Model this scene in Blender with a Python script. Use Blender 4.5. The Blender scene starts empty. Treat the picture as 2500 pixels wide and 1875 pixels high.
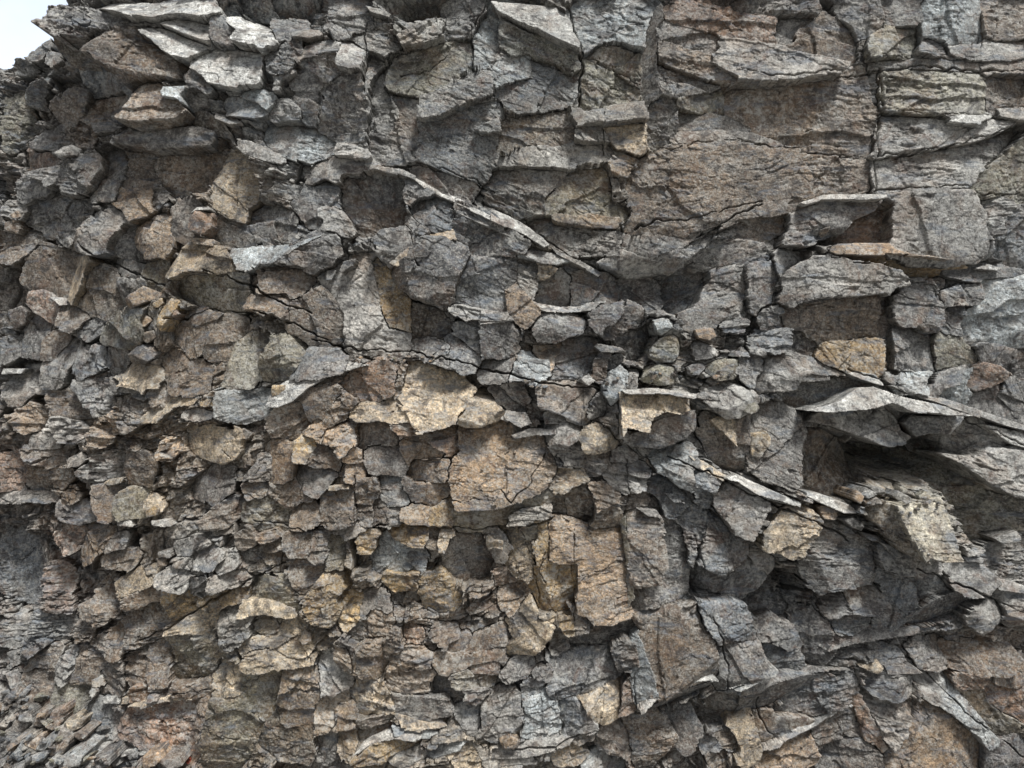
import bpy, math, random
import numpy as np
from math import radians
sc = bpy.context.scene
C = bpy.context.collection

# ---------------- frame of reference ----------------
S = 0.00256            # metres per photo pixel on the cliff plane
D = 1820.0             # camera distance in photo pixels
ZC = 2.35              # camera height

# ---------------- camera ----------------
cam = bpy.data.cameras.new('camera'); co = bpy.data.objects.new('camera', cam); C.objects.link(co)
co.location = (0, -D*S, ZC); co.rotation_euler = (radians(90), 0, 0)
cam.sensor_fit = 'HORIZONTAL'; cam.sensor_width = 36; cam.lens = 36*D/2500
cam.clip_start = 0.05; cam.clip_end = 3000
sc.camera = co

# ---------------- sky, sun, exposure ----------------
EL, AZ = 61, 34        # sun elevation; azimuth east of the viewer's back
w = bpy.data.worlds.new('World'); sc.world = w; w.use_nodes = True
nt = w.node_tree; nt.nodes.clear()
sky = nt.nodes.new('ShaderNodeTexSky'); sky.sky_type = 'NISHITA'; sky.sun_disc = False
sky.sun_elevation = radians(EL); sky.sun_rotation = radians(180-AZ)
sky.dust_density = 4; sky.air_density = 1.0; sky.ozone_density = 1
hs = nt.nodes.new('ShaderNodeHueSaturation'); hs.inputs['Saturation'].default_value = 0.45
bg = nt.nodes.new('ShaderNodeBackground'); bg.inputs['Strength'].default_value = 0.05
wo = nt.nodes.new('ShaderNodeOutputWorld')
# extra sky brightness added only behind the cliff, mottled like thin cloud
tc = nt.nodes.new('ShaderNodeTexCoord'); cn = nt.nodes.new('ShaderNodeTexNoise'); cn.inputs['Scale'].default_value = 3.2; cn.inputs['Detail'].default_value = 6
sx = nt.nodes.new('ShaderNodeSeparateXYZ'); mr = nt.nodes.new('ShaderNodeMapRange'); mr.inputs[1].default_value = .1; mr.inputs[2].default_value = .7; mr.inputs[3].default_value = 1; mr.inputs[4].default_value = 5.0
cr_ = nt.nodes.new('ShaderNodeMapRange'); cr_.inputs[1].default_value = .35; cr_.inputs[2].default_value = .65; cr_.inputs[3].default_value = .8; cr_.inputs[4].default_value = 1.2
mm = nt.nodes.new('ShaderNodeMath'); mm.operation = 'MULTIPLY'; sc_n = nt.nodes.new('ShaderNodeVectorMath'); sc_n.operation = 'SCALE'
nt.links.new(tc.outputs['Generated'], cn.inputs['Vector']); nt.links.new(tc.outputs['Generated'], sx.inputs[0])
nt.links.new(sx.outputs['Y'], mr.inputs[0]); nt.links.new(cn.outputs['Fac'], cr_.inputs[0]); nt.links.new(mr.outputs[0], mm.inputs[0]); nt.links.new(cr_.outputs[0], mm.inputs[1])
nt.links.new(sky.outputs[0], hs.inputs['Color']); nt.links.new(hs.outputs[0], sc_n.inputs[0]); nt.links.new(mm.outputs[0], sc_n.inputs['Scale'])
nt.links.new(sc_n.outputs[0], bg.inputs['Color']); nt.links.new(bg.outputs[0], wo.inputs[0])
sun = bpy.data.lights.new('sun', 'SUN'); sun.energy = 3.0; sun.angle = radians(13); sun.color = (1, .985, .96)
so = bpy.data.objects.new('sun', sun); C.objects.link(so)
so.rotation_euler = (radians(90-EL), 0, radians(AZ)); so.location = (0, -3, 8)
sc.view_settings.view_transform = 'Standard'; sc.view_settings.look = 'None'
sc.view_settings.exposure = 0.46; sc.view_settings.gamma = 1
sc.cycles.max_bounces = 5; sc.cycles.diffuse_bounces = 2

# ---------------- noise toolbox (numpy) ----------------
def hsh(i, j, s):
    h = (i.astype(np.int64)*374761393 + j.astype(np.int64)*668265263 + s*1442695041) & 0xFFFFFFFF
    h = ((h ^ (h >> 13))*1274126177) & 0xFFFFFFFF
    h = ((h ^ (h >> 16))*2246822519) & 0xFFFFFFFF
    return ((h ^ (h >> 13)) & 0xFFFFFF).astype(np.float32)/16777216.0
def vnoise(x, y, s):
    i = np.floor(x); j = np.floor(y); fx = x-i; fy = y-j
    fx = fx*fx*(3-2*fx); fy = fy*fy*(3-2*fy)
    i = i.astype(np.int64); j = j.astype(np.int64)
    a = hsh(i, j, s); b = hsh(i+1, j, s); c = hsh(i, j+1, s); d = hsh(i+1, j+1, s)
    return ((a+(b-a)*fx)*(1-fy) + (c+(d-c)*fx)*fy)*2-1
def fbm(x, y, s, o=3, g=.5):
    t = 0; a = 1
    for k in range(o):
        t = t + a*vnoise(x, y, s+k*17); x = x*2.03+11.3; y = y*1.97+7.1; a *= g
    return t
def worley(x, y, s, tilt, off, n=1):
    """broken facets: every cell is a flat chip with its own height and tilt"""
    i0 = np.floor(x).astype(np.int64); j0 = np.floor(y).astype(np.int64)
    best = np.full(x.shape, 9., np.float32); sec = best.copy(); H = np.zeros(x.shape, np.float32); R = H.copy()
    for di in (-1, 0, 1):
        for dj in (-1, 0, 1):
            i = i0+di; j = j0+dj
            px = i+.05+.9*hsh(i, j, s); py = j+.05+.9*hsh(i, j, s+1)
            dx = x-px; dy = y-py; r3 = hsh(i, j, s+2)
            d = (np.abs(dx)+np.abs(dy))*.45+np.sqrt(dx*dx+dy*dy)*.55 + .22*r3
            m = d < best
            sec = np.where(m, best, np.minimum(sec, d)); best = np.where(m, d, best)
            r1 = hsh(i, j, s+3)-.5; r2 = hsh(i, j, s+4)-.5
            H = np.where(m, off*(r3*2-1) + tilt*2*(r1*dx+(r2+.12)*dy), H); R = np.where(m, r1+.5, R)
    return H.astype(np.float32), R.astype(np.float32), (sec-best).astype(np.float32)
def bricks(a, b, th, wd, s, off, tilt):
    """bedded and jointed rock: layers of uneven thickness cut by joints"""
    y = b/th; k = np.floor(y).astype(np.int64); z = np.zeros_like(k)
    k = k - (y-k < .55*hsh(k, z, s)).astype(np.int64)
    lo = k+.55*hsh(k, z, s); hi = k+1+.55*hsh(k+1, z, s); fb = (y-lo)/(hi-lo)
    x = a/wd*(.6+.9*hsh(k, z, s+5)) + 50*hsh(k, z, s+6) + (hsh(k, z, s+7)-.5)*.9*fb
    m = np.floor(x).astype(np.int64)
    m = m - (x-m < .6*hsh(m, k, s+8)).astype(np.int64)
    l2 = m+.6*hsh(m, k, s+8); h2 = m+1+.6*hsh(m+1, k, s+8); fa = (x-l2)/(h2-l2)
    r1 = hsh(m, k, s+9)-.5; r2 = hsh(m, k, s+10)-.5; r3 = hsh(m, k, s+11)*2-1
    H = off*r3 + tilt*(r1*(fa-.5)*wd*1.2 + (r2+.2)*(fb-.5)*th*1.3)
    e = np.minimum(np.minimum(fa, 1-fa)*wd, np.minimum(fb, 1-fb)*th)
    return H.astype(np.float32), (r1+.5).astype(np.float32), e.astype(np.float32)

# ---------------- the cliff's grid ----------------
STEP = 1.75
def axis(lo0, lo, hi, hi0):
    m = np.arange(lo, hi, STEP)
    l = lo - np.cumsum(STEP*1.06**np.arange(1, 90)); l = l[l > lo0][::-1]
    r = m[-1] + np.cumsum(STEP*1.06**np.arange(1, 90)); r = r[r < hi0]
    return np.concatenate([l, m, r]).astype(np.float32)
UX = axis(-900, -190, 2540, 3300); VX = axis(-620, -70, 1925, 2150)
U, V = np.meshgrid(UX, VX)
NV, NU = U.shape

def wfield(pts, u, v, p=2.0, r=60.):
    """smooth interpolation of values given at places of the cliff"""
    A = 0; W = 0
    for q in pts:
        g = 1/(((u-q[0])**2+(v-q[1])**2)+r*r)**p
        A = A + g[..., None]*np.array(q[2:], np.float32); W = W+g
    return A/W[..., None]
gu = np.arange(-900, 3301, 30.); gv = np.arange(-620, 2151, 30.)
GU, GV = np.meshgrid(gu, gv)
def up(F):
    """bilinear lift of the coarse field to the fine grid"""
    x = (U-gu[0])/30; y = (V-gv[0])/30
    i = np.clip(np.floor(x).astype(int), 0, len(gu)-2); j = np.clip(np.floor(y).astype(int), 0, len(gv)-2)
    fx = x-i; fy = y-j
    if F.ndim == 3: fx = fx[..., None]; fy = fy[..., None]
    return ((F[j, i]*(1-fx)+F[j, i+1]*fx)*(1-fy)+(F[j+1, i]*(1-fx)+F[j+1, i+1]*fx)*fy).astype(np.float32)

# bedding slope (downwards to the right > 0)
SL = [(100, 200, .1), (400, 300, .15), (300, 600, .2), (150, 1000, .1), (150, 1500, .0), (500, 1000, -.3), (700, 950, -.3), (500, 1480, -.5), (900, 800, .1),
 (950, 350, .25), (750, 700, .1), (1250, 600, .48), (1050, 500, .42), (1400, 650, .4), (1800, 600, -.25), (2000, 480, -.15), (1600, 250, .25), (2100, 300, .05),
 (2350, 350, -.1), (2000, 700, .0), (2300, 900, .25), (2100, 950, .35), (2400, 1050, .4), (1500, 900, .1), (1800, 1150, .45), (1500, 1100, .3), (1100, 1000, .15),
 (1000, 1270, -.05), (1300, 1500, -.4), (1700, 1550, -.35), (1500, 1750, -.35), (2000, 1500, -.2), (2300, 1500, -.1), (1900, 1750, -.45), (2350, 1750, .6), (2200, 1300, .3),
 (900, 1600, .3), (1000, 1800, -.1), (300, 1750, .1), (1050, 1450, -.1), (350, 1300, -.15), (600, 1250, -.1)]
MS = wfield(SL, GU, GV, 1.6)[..., 0]
COR = -np.cumsum(MS*30, axis=1); COR = COR - COR[:, [len(gu)//2]]
BV = V + up(COR) + 9*fbm(U/140, V/140, 3)                 # across the beds
AU = U + 30*fbm(U/300, V/300, 7, 2)                       # along the beds

# large relief of the face (towards the camera > 0)
MAC = [(-600, -300), (-100, -250), (0, -220), (120, -160), (260, -105), (420, -55), (640, -15), (900, 0), (1500, 5), (2100, 10), (2700, 0), (3400, -40)]
BUMP = [(260, 60, 140, 60, 60), (200, 210, 60, 35, -45), (390, 265, 120, 22, -70), (700, 25, 110, 45, -90), (1030, 22, 70, 30, -100), (470, 420, 120, 60, -25),
 (1620, 690, 110, 45, -150), (1660, 860, 90, 40, -30), (1330, 850, 70, 30, -45), (1400, 760, 60, 40, -35), (2200, 1105, 150, 55, -330), (2120, 1180, 180, 30, 30), (1880, 1430, 120, 50, -140), (1335, 1560, 45, 30, -90),
 (2000, 590, 40, 14, -90), (2200, 660, 120, 16, -60), (950, 730, 60, 40, -20), (1560, 1200, 90, 30, 10), (400, 1300, 200, 120, 25), (900, 1050, 250, 120, 20),
 (650, 1400, 200, 150, 20), (100, 1430, 70, 90, -35), (1250, 1420, 130, 60, -35), (1050, 480, 150, 25, -10), (270, 620, 110, 35, -45), (1160, 720, 60, 30, -40), (1800, 1060, 60, 60, -15), (1620, 1420, 50, 20, -15)]
def macro(u, v):
    u = np.asarray(u, np.float32); v = np.asarray(v, np.float32)
    h = np.interp(u, [q[0] for q in MAC], [q[1] for q in MAC]).astype(np.float32)
    for (cu, cv, su, sv, a) in BUMP:
        h = h + a*np.exp(-((u-cu)/su)**2-((v-cv)/sv)**2)
    # the foot of the face runs out into scree at the lower left
    f = np.clip((v-(1690+.45*np.maximum(u-60, 0)))/160, 0, 2.5)
    return (h + 120*f*np.clip((760-u)/300, 0, 1)).astype(np.float32)

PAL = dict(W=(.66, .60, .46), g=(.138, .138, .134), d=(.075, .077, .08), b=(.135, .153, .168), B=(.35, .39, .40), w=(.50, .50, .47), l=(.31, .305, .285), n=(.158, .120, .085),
           N=(.115, .09, .062), r=(.23, .14, .09), t=(.335, .232, .138), T=(.46, .37, .25), y=(.35, .245, .115), o=(.18, .17, .12))
PAL = {k: tuple((.96*c+.04*sum(v)/3)*1.0 for c in v) for k, v in PAL.items()}
CL = [(60, 300, 'b'), (200, 450, 'g'), (350, 300, 'g'), (600, 100, 'B'), (650, 330, 'b'), (500, 500, 'n'), (750, 200, 'g'), (900, 450, 'g'), (1050, 200, 'o'), (1200, 150, 'b'), (1300, 350, 'o'),
 (1100, 650, 'b'), (1350, 550, 'o'), (1500, 100, 'b'), (1700, 150, 'n'), (1900, 280, 'n'), (1700, 450, 'n'), (2100, 50, 'g'), (2300, 100, 'b'), (2250, 300, 'l'), (2400, 500, 'b'), (1750, 620, 'g'),
 (1600, 750, 'd'), (1900, 800, 'g'), (2050, 850, 'n'), (2300, 800, 'g'), (900, 750, 'g'), (700, 700, 'g'), (400, 700, 'n'), (150, 700, 'g'), (60, 900, 'g'), (300, 900, 'b'), (450, 980, 't'), (700, 920, 'l'),
 (900, 1000, 't'), (1150, 1100, 't'), (1350, 1150, 'g'), (1400, 900, 'g'), (1600, 900, 'g'), (1550, 1150, 'g'), (1750, 1000, 'l'), (2100, 1000, 'g'), (2200, 1150, 'o'), (2400, 1100, 'g'), (1000, 1250, 'n'),
 (700, 1200, 'n'), (450, 1150, 'n'), (150, 1150, 'n'), (50, 1450, 'b'), (250, 1400, 'n'), (500, 1400, 'l'), (600, 1600, 'o'), (300, 1650, 'n'), (100, 1650, 'g'), (100, 1820, 'l'), (400, 1780, 'r'),
 (850, 1450, 'n'), (1000, 1400, 'd'), (1100, 1550, 'n'), (850, 1700, 'T'), (1050, 1780, 'T'), (1250, 1480, 'd'), (1400, 1400, 't'), (1600, 1350, 'g'), (1400, 1650, 'b'), (1600, 1800, 'n'), (1800, 1500, 'b'), (1850, 1700, 'd'),
 (2000, 1400, 'g'), (2250, 1450, 'd'), (2400, 1550, 'n'), (2200, 1800, 't'), (2450, 1700, 'r'), (1950, 1800, 'g'), (1750, 1650, 'o'), (2300, 1350, 'g')]
CF = up(wfield([(q[0], q[1])+PAL[q[2]] for q in CL], GU, GV, 1.8, 50))

# detail shared by the whole face: chips, foliation, grit
n1 = fbm(U/24, V/24, 21, 3); n2 = fbm(U/60, V/60, 31, 2)
H1, R1, E1 = bricks(AU+6*n1, BV+5*n2, 30, 62, 41, 6.0, .42)
H2, R2, E2 = worley((AU+5*n2)/30, (BV+4*n1)/17, 51, 4.5, 3.0)
H3, R3, E3 = worley((AU+3*n1)/12, (BV+2*n2)/7.5, 61, 2.0, 1.2)
H0, R0, E0 = bricks(AU+10*n2, BV+8*n1, 74, 130, 71, 20.0, .38)
H4, R4, E4 = bricks(AU+3*n1, BV+3*n1, 11, 44, 81, 3.0, .45)
fol = fbm(AU/55, BV/5.5, 91, 2)                             # thin leaves of slate
grit = fbm(U/4.2, V/4.2, 97, 2)
mask = np.clip(n2*1.6+.5, 0, 1)                             # leafy here, chipped there
CH = .18+1.1*np.clip(fbm(U/85, V/70, 301, 3)*.9+.45, 0, 1)        # smooth here, chipped there
DT = CH*(1.1*H2 + 1.2*H3) + .5*fol*mask + .5*grit
GR = -7*np.clip(1-E1/1.6, 0, 1)*(R2 > .35)
CE = np.clip(1-E2/.06, 0, 1)*(R1 > .5)*-4
BASE = macro(U, V) + H0*1.25 + H1*1.35 + H4*mask + DT*1.1 + GR + CE + 7*n2 - 14*np.clip(1-E0/3.5, 0, 1)*(R1 > .3) - 6
LEFT = np.clip((700-U)/500, 0, 1)
Hx, Rx, Ex = bricks(AU*1.1+8*n1, BV+7*n1, 40, 60, 141, 17.0, .6)
Hy, Ry, Ey = bricks(AU+5*n1, BV+5*n1, 15, 64, 151, 7.0, .75)
JAG = (.3+.7*LEFT)*Hy*(.4+.6*CH) + .5*H4
BASE = (BASE + .5*LEFT*Hx + .7*LEFT*Hy).astype(np.float32)
CJIT = (.74+.52*R1)*(.84+.32*R2)*(.9+.2*R0)
BCOL = CF*CJIT[..., None]

# long open cracks and seams traced across the face: (depth, width, points)
def seg_dist(u, v, pts):
    d = np.full(u.shape, 1e9, np.float32)
    for (x0, y0), (x1, y1) in zip(pts[:-1], pts[1:]):
        ex, ey = x1-x0, y1-y0; L = ex*ex+ey*ey+1e-6
        t = np.clip(((u-x0)*ex+(v-y0)*ey)/L, 0, 1)
        d = np.minimum(d, np.hypot(u-x0-t*ex, v-y0-t*ey))
    return d

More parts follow.
